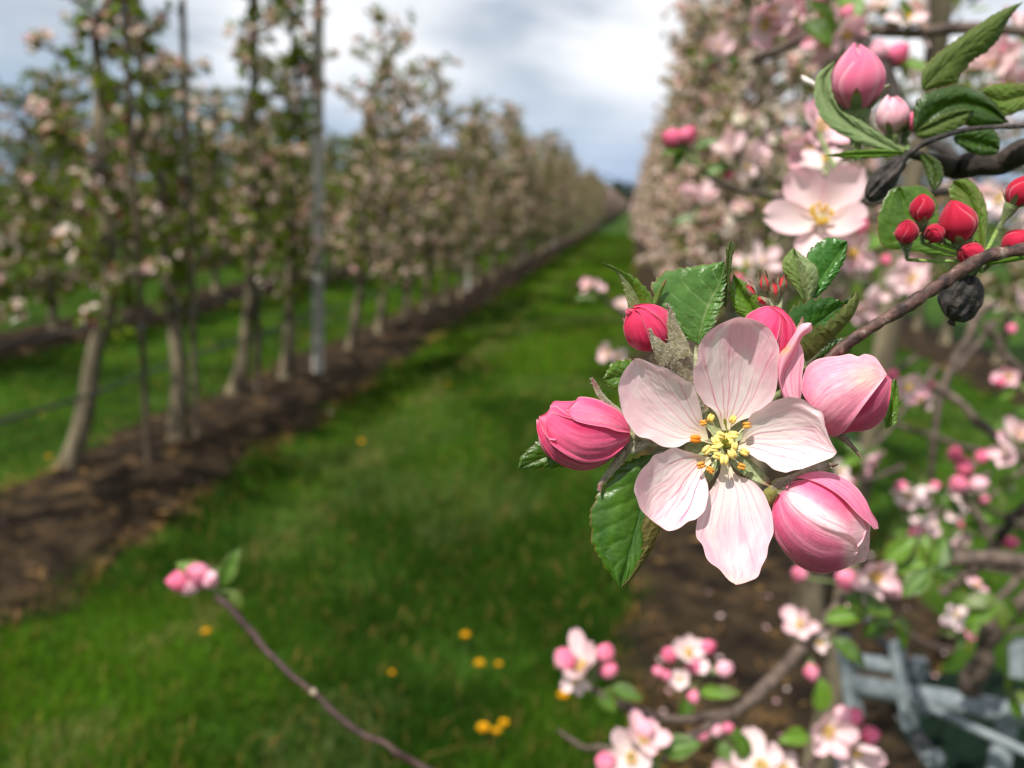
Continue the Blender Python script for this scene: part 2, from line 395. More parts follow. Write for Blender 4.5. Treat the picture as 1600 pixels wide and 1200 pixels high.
def proto_flower(name, blush, cup, trough):
    ps = []
    for k in range(5):
        v, f, c = proto_petal(k + 1, blush, cup=cup + .12 * math.sin(k * 2.3), trough=trough)
        ps.append(mesh_data('petal', v, f, M_PETAL, c))
    V = []; F = []; C = []
    r = random.Random(3)
    for k in range(16):
        a = k * 2.4; rr = .06 + .16 * r.random(); h = .30 + .14 * r.random()
        p0 = np.array([.05 * math.cos(a), .05 * math.sin(a), .02]); p1 = np.array([rr * math.cos(a), rr * math.sin(a), h])
        v, f = tube([p0, (p0 + p1) / 2 + [0, 0, .02], p1], [.014, .012, .011], 5)
        V.append(v); C.append(np.tile([.75, .72, .45], (len(v), 1))); F += [tuple(i + sum(len(q) for q in V[:-1]) for i in ff) for ff in f]
        v, f = tube([p1 - [0, 0, .035], p1 - [0, 0, .02], p1 + [0, 0, .03], p1 + [0, 0, .05]], [.015, .045, .045, .012], 6)
        V.append(v); C.append(np.tile([.80, .52, .07], (len(v), 1))); F += [tuple(i + sum(len(q) for q in V[:-1]) for i in ff) for ff in f]
    st = mesh_data('stamens', np.vstack(V), F, M_ANTHER, np.vstack(C))
    return ps, st
def proto_bud(seed, c1, c2, npet=4, open_=0.0):
    out = []
    r = random.Random(seed)
    for k in range(npet):
        nt, ns = 16, 13
        t = np.linspace(0, 1, nt)[:, None]; u = np.linspace(-1, 1, ns)[None]
        off = 1 + .05 * k * (1 if k % 2 else .6)
        tip = .90 + .12 * r.random()
        hw = 1.45 * np.sin(np.pi * (.16 + .80 * t)) ** .7
        th = k * 2 * np.pi / npet + u * hw + .35 * t
        R = (.37 * np.sin(np.pi * (.06 + .92 * t)) ** .72 + open_ * .10 * t ** 3) * off
        z = t * tip - .05 * u ** 2 * t + .03 * k * t
        nb = vn(u * 4 + k * 3 + seed, t * 1.2, k)
        R = R * (1 + .05 * (nb - .5))
        x = R * np.cos(th); y = R * np.sin(th)
        c = mixc(c1, c2, np.clip(nb * 1.1 - .1 + .25 * (t - .4), 0, 1))
        c = mixc(c, np.asarray(c2) * .6 + .4 * WHT, sstep(.86, 1, np.abs(u)) * .5 + 0 * t)
        out.append(mesh_data('petal', np.stack([x, y, z + 0 * u], -1).reshape(-1, 3), grid_faces(nt, ns), M_BUD, c.reshape(-1, 3)))
    nt, ns = 18, 20
    t = np.linspace(0.02, .995, nt)[:, None] + np.zeros((1, ns)); th = np.linspace(0, 2 * np.pi, ns, endpoint=False)[None] + np.zeros((nt, 1))
    R = .335 * np.sin(np.pi * (.06 + .935 * t)) ** .8 * (1 + .05 * np.sin(3 * th + 5 * t))
    c = mixc(c1, c2, vn(th * 2 + seed, t * 2, seed))
    out.append(mesh_data('petal', np.stack([R * np.cos(th), R * np.sin(th), t * .97], -1).reshape(-1, 3), grid_faces(nt, ns, True), M_BUD, c.reshape(-1, 3)))
    P = np.array([[0, 0, -.75], [0, 0, -.5], [0, 0, -.28], [0, 0, -.10], [0, 0, .02], [0, 0, .10]])
    v, f = tube(P, [.065, .075, .14, .19, .23, .16], 12)
    out.append(mesh_data('receptacle', v, f, M_FUZZY, np.array([.15, .20, .07])))
    q = np.random.default_rng(seed); n = 260; zz = -.75 + .85 * q.random(n); th = q.random(n) * 6.28
    rr_ = np.interp(zz, P[:, 2], [.065, .075, .14, .19, .23, .16]); d = np.stack([np.cos(th), np.sin(th), q.normal(0, .4, n)], 1)
    b = np.stack([rr_ * np.cos(th), rr_ * np.sin(th), zz], 1); sd = np.stack([-np.sin(th), np.cos(th), 0 * th], 1) * .006
    out.append(mesh_data('down', np.stack([b - sd, b + sd, b + d * (.05 + .05 * q.random(n))[:, None]], 1).reshape(-1, 3), np.arange(3 * n).reshape(-1, 3), M_HAIR, np.array([.5, .5, .4]), smooth=False))
    sp = []
    for k in range(5):
        nt, ns = 9, 5
        t = np.linspace(0, 1, nt)[:, None]; u = np.linspace(-1, 1, ns)[None]
        th = k * 1.2566 + .3 + u * .42 * (1 - t) ** .8
        z = .36 * t
        R = .37 * np.sin(np.pi * (.06 + .92 * z)) ** .72 * 1.16 + .02 + .10 * t ** 4 + .02 * math.sin(k * 2.)
        c = mixc([.17, .21, .08], [.33, .10, .06], sstep(.6, 1, t) + 0 * u)
        sp.append(mesh_data('sepal', np.stack([R * np.cos(th), R * np.sin(th), z + 0 * u], -1).reshape(-1, 3), grid_faces(nt, ns), M_FUZZY, c.reshape(-1, 3)))
    return out, sp
def proto_leaf(seed, c1, c2, nt=40, ns=13, fold=.35, droop=.25, teeth=13, mat=None):
    t = np.linspace(0, 1, nt)[:, None]; u = np.linspace(-1, 1, ns)[None]
    hw = .29 * np.sin(np.pi * t ** .85) ** .8
    saw = ((t * teeth) % 1.0)
    hw = hw * (1 + .09 * (saw - .5) * (np.abs(u) > .9))
    x = u * hw; y = t + 0 * u
    ph = (t * 7 - np.abs(u) * 1.4) * 2 * np.pi
    z = fold * np.abs(u) * hw - droop * t ** 2 + .012 * np.sin(ph) * np.abs(u) ** .5 + .04 * (vn(u * 2 + seed, t * 4, seed) - .5)
    nb = vn(u * 3, t * 6 + seed, seed + 1)
    c = mixc(c1, c2, np.clip(nb, 0, 1))
    c = mixc(c, np.asarray(c1) * 1.9, np.exp(-(np.abs(u) / .07) ** 2) * .6 + 0 * t)
    c = mixc(c, [.20, .085, .03], sstep(.93, 1, np.abs(u)) * .5 + 0 * t)
    return mesh_data('leaf', np.stack([x, y, z], -1).reshape(-1, 3), grid_faces(nt, ns), mat or M_LEAF, c.reshape(-1, 3))

FL = [proto_flower('pink', .80, .40, .16), proto_flower('white', .36, .30, .12), proto_flower('cupped', .40, .85, .30), proto_flower('mid', .55, .5, .3)]
BD = {'pink': proto_bud(1, np.array([.72, .10, .23]), np.array([.82, .34, .46])), 'pale': proto_bud(2, np.array([.80, .30, .43]), np.array([.85, .60, .64]), open_=.5), 'hot': proto_bud(3, HOT, np.array([.78, .22, .36])),
      'red': proto_bud(4, RED * .72, np.array([.56, .022, .065]))}
LF = [proto_leaf(1, GREEN1, GREEN2), proto_leaf(2, GREEN2, GREEN1 * 1.2, fold=.7, droop=.1), proto_leaf(3, OLIVE, GREEN1, fold=.1, droop=.4), proto_leaf(4, GREEN1 * 1.5, GREEN1, fold=.5)]

def put_flower(parent, loc, face, radius, kind=0, spin=0.):
    R = frame_to(face, spin)
    b = empty('blossom', loc, parent)
    ps, st = FL[kind]
    for k in range(5):
        a = k * 2 * math.pi / 5 + .12 * math.sin(k * 5 + spin)
        Rz = np.array([[math.cos(a), -math.sin(a), 0], [math.sin(a), math.cos(a), 0], [0, 0, 1]])
        q = random.Random(int(spin * 977) * 7 + k); tl = q.uniform(-.25, .55); ct, s_t = math.cos(tl), math.sin(tl)
        Rx = np.array([[q.uniform(.8, 1.1), 0, 0], [0, ct, -s_t], [0, s_t, ct]])
        place('petal', ps[(k + int(spin * 10)) % 5], b, loc, R @ Rz @ Rx, radius * q.uniform(.82, 1.12))
    place('stamen_tuft', st, b, loc, R, radius)
    return b
def put_bud(parent, loc, axis, length, kind='pink', spin=0., sepals=True):
    """loc = where the petals leave the calyx"""
    R = frame_to(axis, spin); b = empty('flower_bud', loc, parent)
    ps, sp = BD[kind]
    for m in ps:
        o = place(m.name.split('.')[0], m, b, loc, R, length)
        if o.name.startswith('down'): o['kind'] = 'stuff'
    if sepals:
        for m in sp: place('sepal', m, b, loc, R, length)
    return b
def put_leaf(parent, base, tip_dir, up, length, kind=0, width=1.):
    y = np.asarray(tip_dir, float); y = y / np.linalg.norm(y)
    z = np.asarray(up, float); z = z - z.dot(y) * y; z /= np.linalg.norm(z); x = np.cross(y, z)
    R = np.stack([x * width, y, z], 1)
    return place('leaf', LF[kind], parent, base, R, length)
def wood(parent, pts, name='branch', mat=None, seg=10, n=40, wob=.25, seed=0):
    """pts: (world xyz, radius) list -> one knobbly tapered limb"""
    P = np.array([list(p[:3]) + [p[3]] for p in pts], float)
    C = crv(P, n); r = random.Random(seed)
    rad = C[:, 3] * (1 + wob * (vn(np.linspace(0, n / 3.5, n) + seed * 3.1, np.zeros(n) + seed, seed) - .5) * 2)
    C[:, :3] += (np.stack([vn(np.linspace(0, n / 5, n), np.zeros(n) + q + seed, q) for q in range(3)], 1) - .5) * rad[:, None] * .9
    V, F = tube(C[:, :3], rad, seg)
    return part(name, V, F, mat or M_MIDBARK, parent)
def wpts(lst, D):
    """(px, py, depth, width_px) -> world points with radii"""
    return [(*world_pt(a, b, d if d else D), w * .5 * (d if d else D) / FPX) for a, b, d, w in lst]

# ------------------------------------------------------------------ apple trees of the rows
def simple_cluster(seed, nfl, nlf, nbud, pale):
    """a truss of blossom as small faces: about 8 cm across, facing +Z"""
    r = np.random.default_rng(seed); V = []; F = []; C = []; n0 = 0
    def add(v, f, c):
        nonlocal n0
        V.append(v); F.append(np.asarray(f) + n0); C.append(c); n0 += len(v)
    for k in range(nfl):
        a = r.random() * 6.28; el = r.random() ** .5 * 1.15
        d = np.array([math.cos(a) * math.sin(el), math.sin(a) * math.sin(el), math.cos(el)])
        R = frame_to(d + r.normal(0, .25, 3), r.random() * 6); ctr = d * (.026 + .014 * r.random()); rad = .015 + .006 * r.random()
        bl = np.clip(r.normal(.42 - pale, .15), .03, .95); cu = .3 + .5 * r.random()
        for q in range(5):
            th = q * 1.2566 + r.normal(0, .1); c, s = math.cos(th), math.sin(th)
            Rz = np.array([[c, -s, 0], [s, c, 0], [0, 0, 1]])
            P = np.array([[0, .08, 0], [-.40, .55, .16 + cu * .35], [.40, .55, .16 + cu * .35], [0, .55, cu * .3], [-.27, .96, cu * .85 + .05], [.27, .96, cu * .85 + .05]])
            col = mixc(WHT, BLUSH, np.clip(bl * np.array([.2, .8, .8, .6, 1.2, 1.2]) + r.normal(0, .06), 0, 1))
            col[0] = (.70, .62, .25)
            add(ctr + rad * (P @ Rz.T @ R.T), [[0, 3, 1], [0, 2, 3], [1, 3, 4], [3, 5, 4], [3, 2, 5]], col)
    for k in range(nbud):
        a = r.random() * 6.28; el = .3 + r.random() * 1.1
        d = np.array([math.cos(a) * math.sin(el), math.sin(a) * math.sin(el), math.cos(el)])
        R = frame_to(d); P = np.array([[0, 0, -.6], [1, 0, 0], [0, 1, 0], [-1, 0, 0], [0, -1, 0], [0, 0, 1.3]]) * .0058
        add(d * .04 + P @ R.T, [[0, 2, 1], [0, 3, 2], [0, 4, 3], [0, 1, 4], [5, 1, 2], [5, 2, 3], [5, 3, 4], [5, 4, 1]], np.tile(HOT * (.8 + .4 * r.random()), (6, 1)))
    for k in range(nlf):
        a = r.random() * 6.28; el = .35 + r.random() * 1.3; L = .024 + .026 * r.random()
        d = np.array([math.cos(a) * math.sin(el), math.sin(a) * math.sin(el), math.cos(el)])
        R = frame_to(np.cross(d, r.normal(0, 1, 3)) + .2 * d)
        y = d; x = np.cross(d, R[:, 2]); x /= np.linalg.norm(x); z = np.cross(x, y)
        P = np.array([[0, 0, 0], [-.26, .45, .08], [.26, .45, .08], [0, .5, -.02], [-.14, .85, .02], [.14, .85, .02], [0, 1.05, -.08]]) * L
        g = mixc([.08, .14, .010], [.20, .28, .016], r.random()) * (.7 + .5 * r.random())
        if r.random() < .3: g = np.array([.10, .085, .025]) * (.6 + .6 * r.random())
        add(d * .012 + P @ np.stack([x, y, z], 1).T, [[0, 3, 1], [0, 2, 3], [1, 3, 4], [3, 2, 5], [3, 6, 4], [3, 5, 6]], np.tile(g, (7, 1)))
    return np.vstack(V), np.vstack(F), np.vstack(C)
CLB = [simple_cluster(20 + k, 6, 5, 2, p) for k, p in enumerate((.0, .12, .2, .05, .25, .1))]      # blossom trusses
CLS = [simple_cluster(40 + k, 3, 5, 4, p) for k, p in enumerate((.1, -.15, .2))]                    # sparse trusses
CLG = [simple_cluster(60 + k, 0, 9, 0, 0) for k in range(4)]                                        # leaf tufts
CLB_M = [mesh_data('blossom_truss', *c[:2], M_FOL, c[2], smooth=False) for c in CLB]
CLS_M = [mesh_data('blossom_truss', *c[:2], M_FOL, c[2], smooth=False) for c in CLS]
CLG_M = [mesh_data('leaf_tuft', *c[:2], M_FOL, c[2], smooth=False) for c in CLG]

def tree_plan(seed, H=2.9, lo=.75, wide=.5, nbr=20, dens=5, lean=0., leafy=.2, sparse=.2, flat=.75, tufts=0, crook=.05):
    """local plan of one slender spindle tree: trunk path, limb paths, truss positions"""
    r = np.random.default_rng(seed)
    n = 16; z = np.linspace(0, H, n)
    off = np.cumsum(r.normal(0, crook, (n, 2)) * .6, 0); off -= off[:1]
    ln = lean * (1 - np.exp(-z / .45))
    tx = ln - lean + off[:, 0] * np.linspace(0, 1, n); ty = off[:, 1] * np.linspace(0, 1, n)
    rad = .034 * (1 - z / H) ** .75 + .008; rad[0] *= 1.45; rad[1] *= 1.12
    trunk = np.stack([tx, ty, z, rad], 1)
    limbs = []; tr = []
    for k in range(nbr):
        zb = lo + (H - lo - .05) * (k + r.random() * .8) / nbr
        f = (zb - lo) / (H - lo)
        b = np.array([np.interp(zb, z, tx), np.interp(zb, z, ty), zb])
        a = k * 2.4 + r.normal(0, .5); L = wide * (1.05 - .55 * f) * (.65 + .55 * r.random())
        d = np.array([math.cos(a) * flat, math.sin(a), .25 + .35 * r.random()]); d /= np.linalg.norm(d)
        bend = r.normal(0, .12, 3); bend[2] -= .10
        ts = np.linspace(0, 1, 6)[:, None]
        P = b + d * L * ts + bend * L * ts ** 2
        limbs.append(np.hstack([P, np.linspace(.012, .0035, 6)[:, None] * (1.15 - .4 * f)]))
        m = max(2, int(dens * L / .4 + r.random()))
        for q in range(m):
            t = .22 + .78 * (q + r.random()) / m; p = b + d * L * t + bend * L * t * t
            kind = 'g' if r.random() < leafy else ('s' if r.random() < sparse else 'b')
            dd = r.normal(0, .7, 3) + np.array([0, 0, .75]) + .3 * d
            tr.append((p + r.normal(0, .022, 3), dd, .85 + .5 * r.random(), kind, int(r.integers(0, 12)), r.random() * 6))
    for k in range(tufts):
        zb = lo * .8 + (H - lo * .8) * r.random(); a = r.random() * 6.28
        b = np.array([np.interp(zb, z, tx), np.interp(zb, z, ty), zb]); d = np.array([math.cos(a), math.sin(a), .5])
        tr.append((b + d * (.03 + .05 * r.random()), d, 1.2 + .8 * r.random(), 'g' if r.random() < .8 else 's', int(r.integers(0, 12)), r.random() * 6))
    return trunk, limbs, tr
def pick(kind, i):
    A = {'b': (CLB, CLB_M), 's': (CLS, CLS_M), 'g': (CLG, CLG_M)}[kind]
    return A[0][i % len(A[0])], A[1][i % len(A[1])]
def tube4(P, seg=6, n=None):
    C = crv(P, n) if n else P
    return tube(C[:, :3], C[:, 3], seg)
def near_tree(x, y, plan, label, group, name='apple_tree'):
    trunk, limbs, tr = plan; base = np.array([x, y, 0.03])
    t = thing(name, base, label, 'apple tree', group)
    C = crv(trunk, 44); zz = np.linspace(0, 14, 44)
    C[:, 3] *= 1 + .18 * (vn(zz + x * 9, zz * 0 + y, 1) - .5) * 2
    V, F = tube(C[:, :3], C[:, 3], 10); part('trunk', V + base, F, M_TRUNK, t)
    for L in limbs:
        V, F = tube4(L, 6, 12); part('branch', V + base, F, M_CRBARK, t)
    for p, d, s, kind, i, sp in tr:
        me = pick(kind, i)[1]
        place('leaf_tuft' if kind == 'g' else 'blossom_truss', me, t, base + p, frame_to(d, sp), s)
    return t
FARV = {}
def far_variant(key, plan):
    trunk, limbs, tr = plan
    V, F = tube4(trunk, 7, 14); mt = mesh_data('trunk', V, F, M_TRUNK)
    Vs = []; Fs = []; n = 0
    for L in limbs:
        v, f = tube4(L, 4); Vs.append(v); Fs += [tuple(i + n for i in q) for q in f]; n += len(v)
    mb = mesh_data('limbwork', np.vstack(Vs), Fs, M_CRBARK)
    B = {'b': [[], [], []], 'g': [[], [], []]}; nn = {'b': 0, 'g': 0}
    for p, d, s, kind, i, sp in tr:
        (v, f, c), _ = pick(kind, i); k = 'g' if kind == 'g' else 'b'
        B[k][0].append(p + s * v @ frame_to(d, sp).T); B[k][1].append(f + nn[k]); B[k][2].append(c); nn[k] += len(v)
    mm = {}
    for k, nm in (('b', 'blossom'), ('g', 'foliage')):
        mm[k] = mesh_data(nm, np.vstack(B[k][0]), np.vstack(B[k][1]), M_FOL, np.vstack(B[k][2]), smooth=False) if B[k][0] else None
    FARV[key] = (mt, mb, mm['b'], mm['g'])
def far_tree(x, y, key, rz, s, label, group):
    mt, mb, m1, m2 = FARV[key]
    t = bpy.data.objects.new('apple_tree', None); COL.objects.link(t); t.empty_display_size = .1
    t.location = (x, y, .02); t.rotation_euler = (0, 0, rz); t.scale = (s, s, s); tag(t, label, 'apple tree', group)
    link('trunk', mt, t); link('branch', mb, t)['kind'] = 'stuff'
    if m1: link('blossom', m1, t)['kind'] = 'stuff'
    if m2: link('foliage', m2, t)['kind'] = 'stuff'
for k in range(5):
    far_variant(('l', k), tree_plan(100 + k, H=2.95 + .16 * (k % 3), lo=.48, wide=.58, nbr=54, dens=10, leafy=.50, sparse=.55, tufts=24, crook=.08))
    far_variant(('r', k), tree_plan(120 + k, H=3.05 + .1 * (k % 3), lo=.65, wide=.54, nbr=56, dens=11, leafy=.17, sparse=.15))
    far_variant(('s', k), tree_plan(140 + k, H=2.5 + .1 * (k % 3), lo=.30, wide=.66, nbr=58, dens=11, leafy=.80, sparse=.6, tufts=60))

LG = 'slender apple trees of the left row'
near_left = [
    (-2.38, 2.75, dict(seed=301, lean=.05, nbr=22, dens=7, lo=.8, leafy=.55, sparse=.5, tufts=40, crook=.09, H=2.9), 'apple tree with pink trusses low on its trunk, nearest end of the left row'),
    (-2.40, 3.56, dict(seed=302, lean=.26, nbr=26, dens=7, lo=.8, leafy=.55, sparse=.6, tufts=60, H=3.1, crook=.11), 'apple tree with thick bent trunk leaning out of the soil, first of the left row'),
    (-2.34, 4.11, dict(seed=303, lean=.06, nbr=18, dens=6, lo=.9, leafy=.75, sparse=.8, tufts=100, H=3.0, crook=.09), 'apple tree with slim straight trunk wrapped in green leaf tufts'),
    (-2.42, 5.16, dict(seed=304, lean=.16, nbr=26, dens=7, lo=.75, leafy=.45, sparse=.5, tufts=60, H=3.0, crook=.10), 'apple tree with pale leaning foot beside the dark stake'),
    (-2.40, 5.70, dict(seed=305, lean=.04, nbr=20, dens=6, lo=.75, leafy=.65, sparse=.6, tufts=110, H=2.95, crook=.09), 'leafy green apple tree between the dark stake and the pale post'),
    (-2.30, 7.01, dict(seed=306, lean=.10, nbr=34, dens=9, lo=.55, wide=.66, leafy=.42, sparse=.5, tufts=20, H=2.8, crook=.09), 'apple tree with forked bare leader just past the pale post'),
    (-2.36, 8.0, dict(seed=307, lean=.08, nbr=36, dens=9, lo=.5, wide=.62, leafy=.42, sparse=.5, tufts=16, H=2.6, crook=.09), 'second apple tree past the pale post, blossom down to knee height'),
    (-2.34, 8.85, dict(seed=308, lean=.06, nbr=38, dens=9, lo=.5, wide=.6, leafy=.42, sparse=.5, tufts=16, H=2.8, crook=.09), 'third apple tree past the pale post, full of brownish pink blossom'),
]
for x, y, kw, lab in near_left: near_tree(x, y, tree_plan(**kw), lab, LG)
r = random.Random(5)
y = 9.7
while y < 62:
    far_tree(-2.38 + r.uniform(-.06, .06), y, ('l', r.randrange(5)), r.uniform(0, 6.28), r.uniform(.86, 1.06) * (.86 if y < 11 else .90 if y < 13.5 else 1.), 'slim apple tree in dense dusky pink blossom, far along the left row', LG)
    y += .92 * (1 if y < 30 else 1.35)
y = 3.9
while y < 42:
    far_tree(-5.25 + r.uniform(-.08, .08), y, ('s', r.randrange(5)), r.uniform(0, 6.28), r.uniform(.9, 1.06), 'leafy apple tree of the second row, seen between the left row trunks', 'apple trees of the second row')
    y += 1.05 * (1 if y < 24 else 1.6)
y = 6.5
while y < 45:
    far_tree(-8.2 + r.uniform(-.1, .1), y, ('s', r.randrange(5)), r.uniform(0, 6.28), r.uniform(.9, 1.06), 'small green apple tree of the third row, behind the second row', 'apple trees of the third row')
    y += 1.3
y = 8.
while y < 48:
    far_tree(-11.2 + r.uniform(-.1, .1), y, ('s', r.randrange(5)), r.uniform(0, 6.28), r.uniform(.9, 1.06), 'dense green apple tree of the fourth row, behind all the others', 'apple trees of the fourth row')
    y += 1.35
RG = 'pink flowering apple trees of the right row'
near_right = [
    (.66, 2.62, dict(seed=402, nbr=24, dens=7, lo=1.15, wide=.46, leafy=.14, sparse=.12, H=3.1), 'apple tree full of pale pink blossom right behind the sharp blossom spray'),
    (.62, 3.55, dict(seed=403, nbr=26, dens=8, lo=.95, wide=.48, leafy=.13, sparse=.12, H=3.1), 'second blossoming apple tree behind the sharp blossom spray'),
    (.64, 4.5, dict(seed=404, nbr=28, dens=8, lo=.9, wide=.5, leafy=.13, sparse=.12, H=3.2), 'third blossoming apple tree behind the sharp blossom spray'),
]
for x, y, kw, lab in near_right: near_tree(x, y, tree_plan(**kw), lab, RG)
y = 5.4
while y < 60:
    far_tree(.63 + r.uniform(-.05, .05), y, ('r', r.randrange(5)), r.uniform(0, 6.28), r.uniform(.95, 1.05), 'apple tree in full pale pink blossom further along the right row', RG)
    y += .95 * (1 if y < 30 else 1.4)
y = 3.0
while y < 26:
    far_tree(3.55 + r.uniform(-.08, .08), y, ('l', r.randrange(5)), r.uniform(0, 6.28), r.uniform(.95, 1.05), 'apple tree of the row beyond the right hand alley', 'apple trees of the row beyond')
    y += 1.1

# the rows beyond: no tree can be told from the next any more
def far_mass(x0, y0, y1, n, seed, label, pink):
    q = np.random.default_rng(seed)
    y = y0 * (y1 / y0) ** q.random(n); z = .5 + 2.5 * q.random(n) ** 1.15; x = x0 + q.normal(0, .24, n) * (1.3 - .25 * z)
    ctr = np.stack([x, y, z], 1); V = (ctr[:, None] + q.normal(0, .075, (n, 3, 3)) * (y / 60)[:, None, None] ** .6).reshape(-1, 3)
    c = np.where((q.random(n) < pink)[:, None], WHT * .55 + BLUSH * .45, np.where((q.random(n) < .5)[:, None], OLIVE * .8, np.array([.07, .055, .035])))
    tag(part('apple_row', V, np.arange(3 * n).reshape(-1, 3), M_FOL, None, np.repeat(c, 3, 0), smooth=False), label, 'tree row', kind='stuff')
far_mass(-2.40, 61, 320, 42000, 1, 'far end of the left row where the trees melt together', .34)
far_mass(.64, 59, 320, 36000, 2, 'far end of the right row where the trees melt together', .5)
# distant wood on the horizon: reads as one mass
V = []; F = []; C = []; n0 = 0
rr = np.random.default_rng(77)
for k in range(260):
    cx = rr.uniform(-60, 60); cy = 330 + rr.uniform(0, 25); cz = rr.uniform(.5, 7.5)
    P = rr.normal(0, 1, (26, 3)) * [3.2, 2.5, 2.] + [cx, cy, max(cz, 1.)]
    for p in P:
        d = rr.normal(0, .9, (3, 3)); V.append(p + d); F.append([n0, n0 + 1, n0 + 2]); n0 += 3; C.append(np.tile(np.array([.025, .040, .018]) * rr.uniform(.7, 1.4), (3, 1)))
tag(part('distant_wood', np.vstack(V), np.array(F), M_FOL, None, np.vstack(C), smooth=False), 'dark line of far trees on the horizon at the end of the alley', 'wood', kind='stuff')

# ------------------------------------------------------------------ posts, stakes, wires, hose
def post(name, x, y, h, r0, mat, label, cat='post', group=None, lean=0.):
    t = thing(name, (x, y, 0), label, cat, group)
    z = np.linspace(-.05, h, 12)
    V, F = tube(np.stack([x + lean * z, y + 0 * z, z], 1), r0 * (1 - .08 * z / h), 12)
    part('shaft', V, F, mat, t)
    V, F = tube([(x + lean * h, y, h - .002), (x + lean * h, y, h + .012), (x + lean * h, y, h + .018)], [r0 * .95, r0 * .9, r0 * .3], 12)
    part('top', V, F, mat, t)
    for zz in (.75, 1.45, 2.15):
        if zz < h:
            a = np.linspace(0, 2 * np.pi, 15)
            V, F = tube(np.stack([x + lean * zz + (r0 + .003) * np.cos(a), y + (r0 + .003) * np.sin(a), zz + 0 * a], 1), .004, 5, cap=False)
            part('wire_tie', V, F, M_GALV, t)
    return t
post('trellis_post', -2.30, 5.97, 2.78, .043, M_POST, 'pale straight weathered post standing in the left row', 'post', lean=.012)
post('tree_stake', -2.43, 5.2, 2.6, .024, M_STAKE, 'thin dark wooden stake in the left row beside a pale trunk', 'stake', lean=.012)
post('tree_stake', -2.27, 3.62, 2.5, .016, M_STAKE, 'thin dark stake tied behind the thick bent trunk', 'stake', lean=.004)
post('tree_stake', -2.30, 4.14, 2.3, .017, M_TRUNK, 'greyish stake hidden in green leaf tufts', 'stake', lean=.01)
for k, yy in enumerate((12.3, 19, 26)):
    post('trellis_post', -2.36, yy, 2.7, .04, M_POST, 'pale post half hidden in the dense far blossom of the left row', 'post', 'posts in the left row')
post('trellis_post', .70, 7.2, 2.9, .04, M_POST, 'pale post among the pink trees of the right row', 'post')
for x0, nm in ((-2.36, 'left'), (.66, 'right')):
    for z in (.78, 1.48, 2.18):
        yy = np.linspace(1.2 if x0 < 0 else 2.2, 60, 40)
        V, F = tube(np.stack([x0 + 0 * yy, yy, z + .01 * np.sin(yy)], 1), .0016, 5)
        lv = {.78: 'lowest', 1.48: 'middle', 2.18: 'topmost'}[z]
        tag(part('trellis_wire', V, F, M_GALV, None), f'{lv} thin steel wire strung along the {nm} row', 'wire', 'trellis wires')
yy = np.linspace(.8, 40, 60)
V, F = tube(np.stack([-2.47 + .01 * np.sin(yy * 2), yy, .44 + .012 * np.sin(yy * 3.1)], 1), .009, 8)
tag(part('drip_hose', V, F, M_HOSE, None), 'black drip hose hung low behind the left row trunks', 'hose')

# dandelions
for k, (px, py, s) in enumerate([(727, 992, 1.), (749, 1036, 1.), (779, 1037, .7), (755, 1137, 1.15), (787, 1129, .9), (776, 1141, .8), (880, 1086, 1.1), (322, 986, .9), (76, 714, 1.1), (565, 690, 1.2), (700, 600, 1.), (612, 1050, .6)]):
    p = ground_at(px, py, .06)
    t = thing('dandelion', (p[0], p[1], 0), 'yellow dandelion head in the turf', 'dandelion', 'dandelions in the grass')
    V, F = tube([(p[0], p[1], 0), (p[0] + .004, p[1], .03), (p[0], p[1], .055)], .0018, 6); part('stem', V, F, M_STALK, t, np.array([.12, .2, .05]))
    V = []; F = []; n0 = 0
    for q in range(46):
        a = q * 2.4; el = .15 + 1.25 * (q / 46) ** .6; d = np.array([math.cos(a) * math.sin(el), math.sin(a) * math.sin(el), math.cos(el) * .7 + .1])
        sd = np.array([-math.sin(a), math.cos(a), 0]) * .0022 * s; b = p + [0, 0, -.004]
        V += [b - sd, b + sd, b + d * .015 * s + sd, b + d * .015 * s - sd]; F.append([n0, n0 + 1, n0 + 2, n0 + 3]); n0 += 4
    part('flower_head', np.array(V), np.array(F), M_YELLOW, t, np.array([.85, .50, .012]), smooth=False)

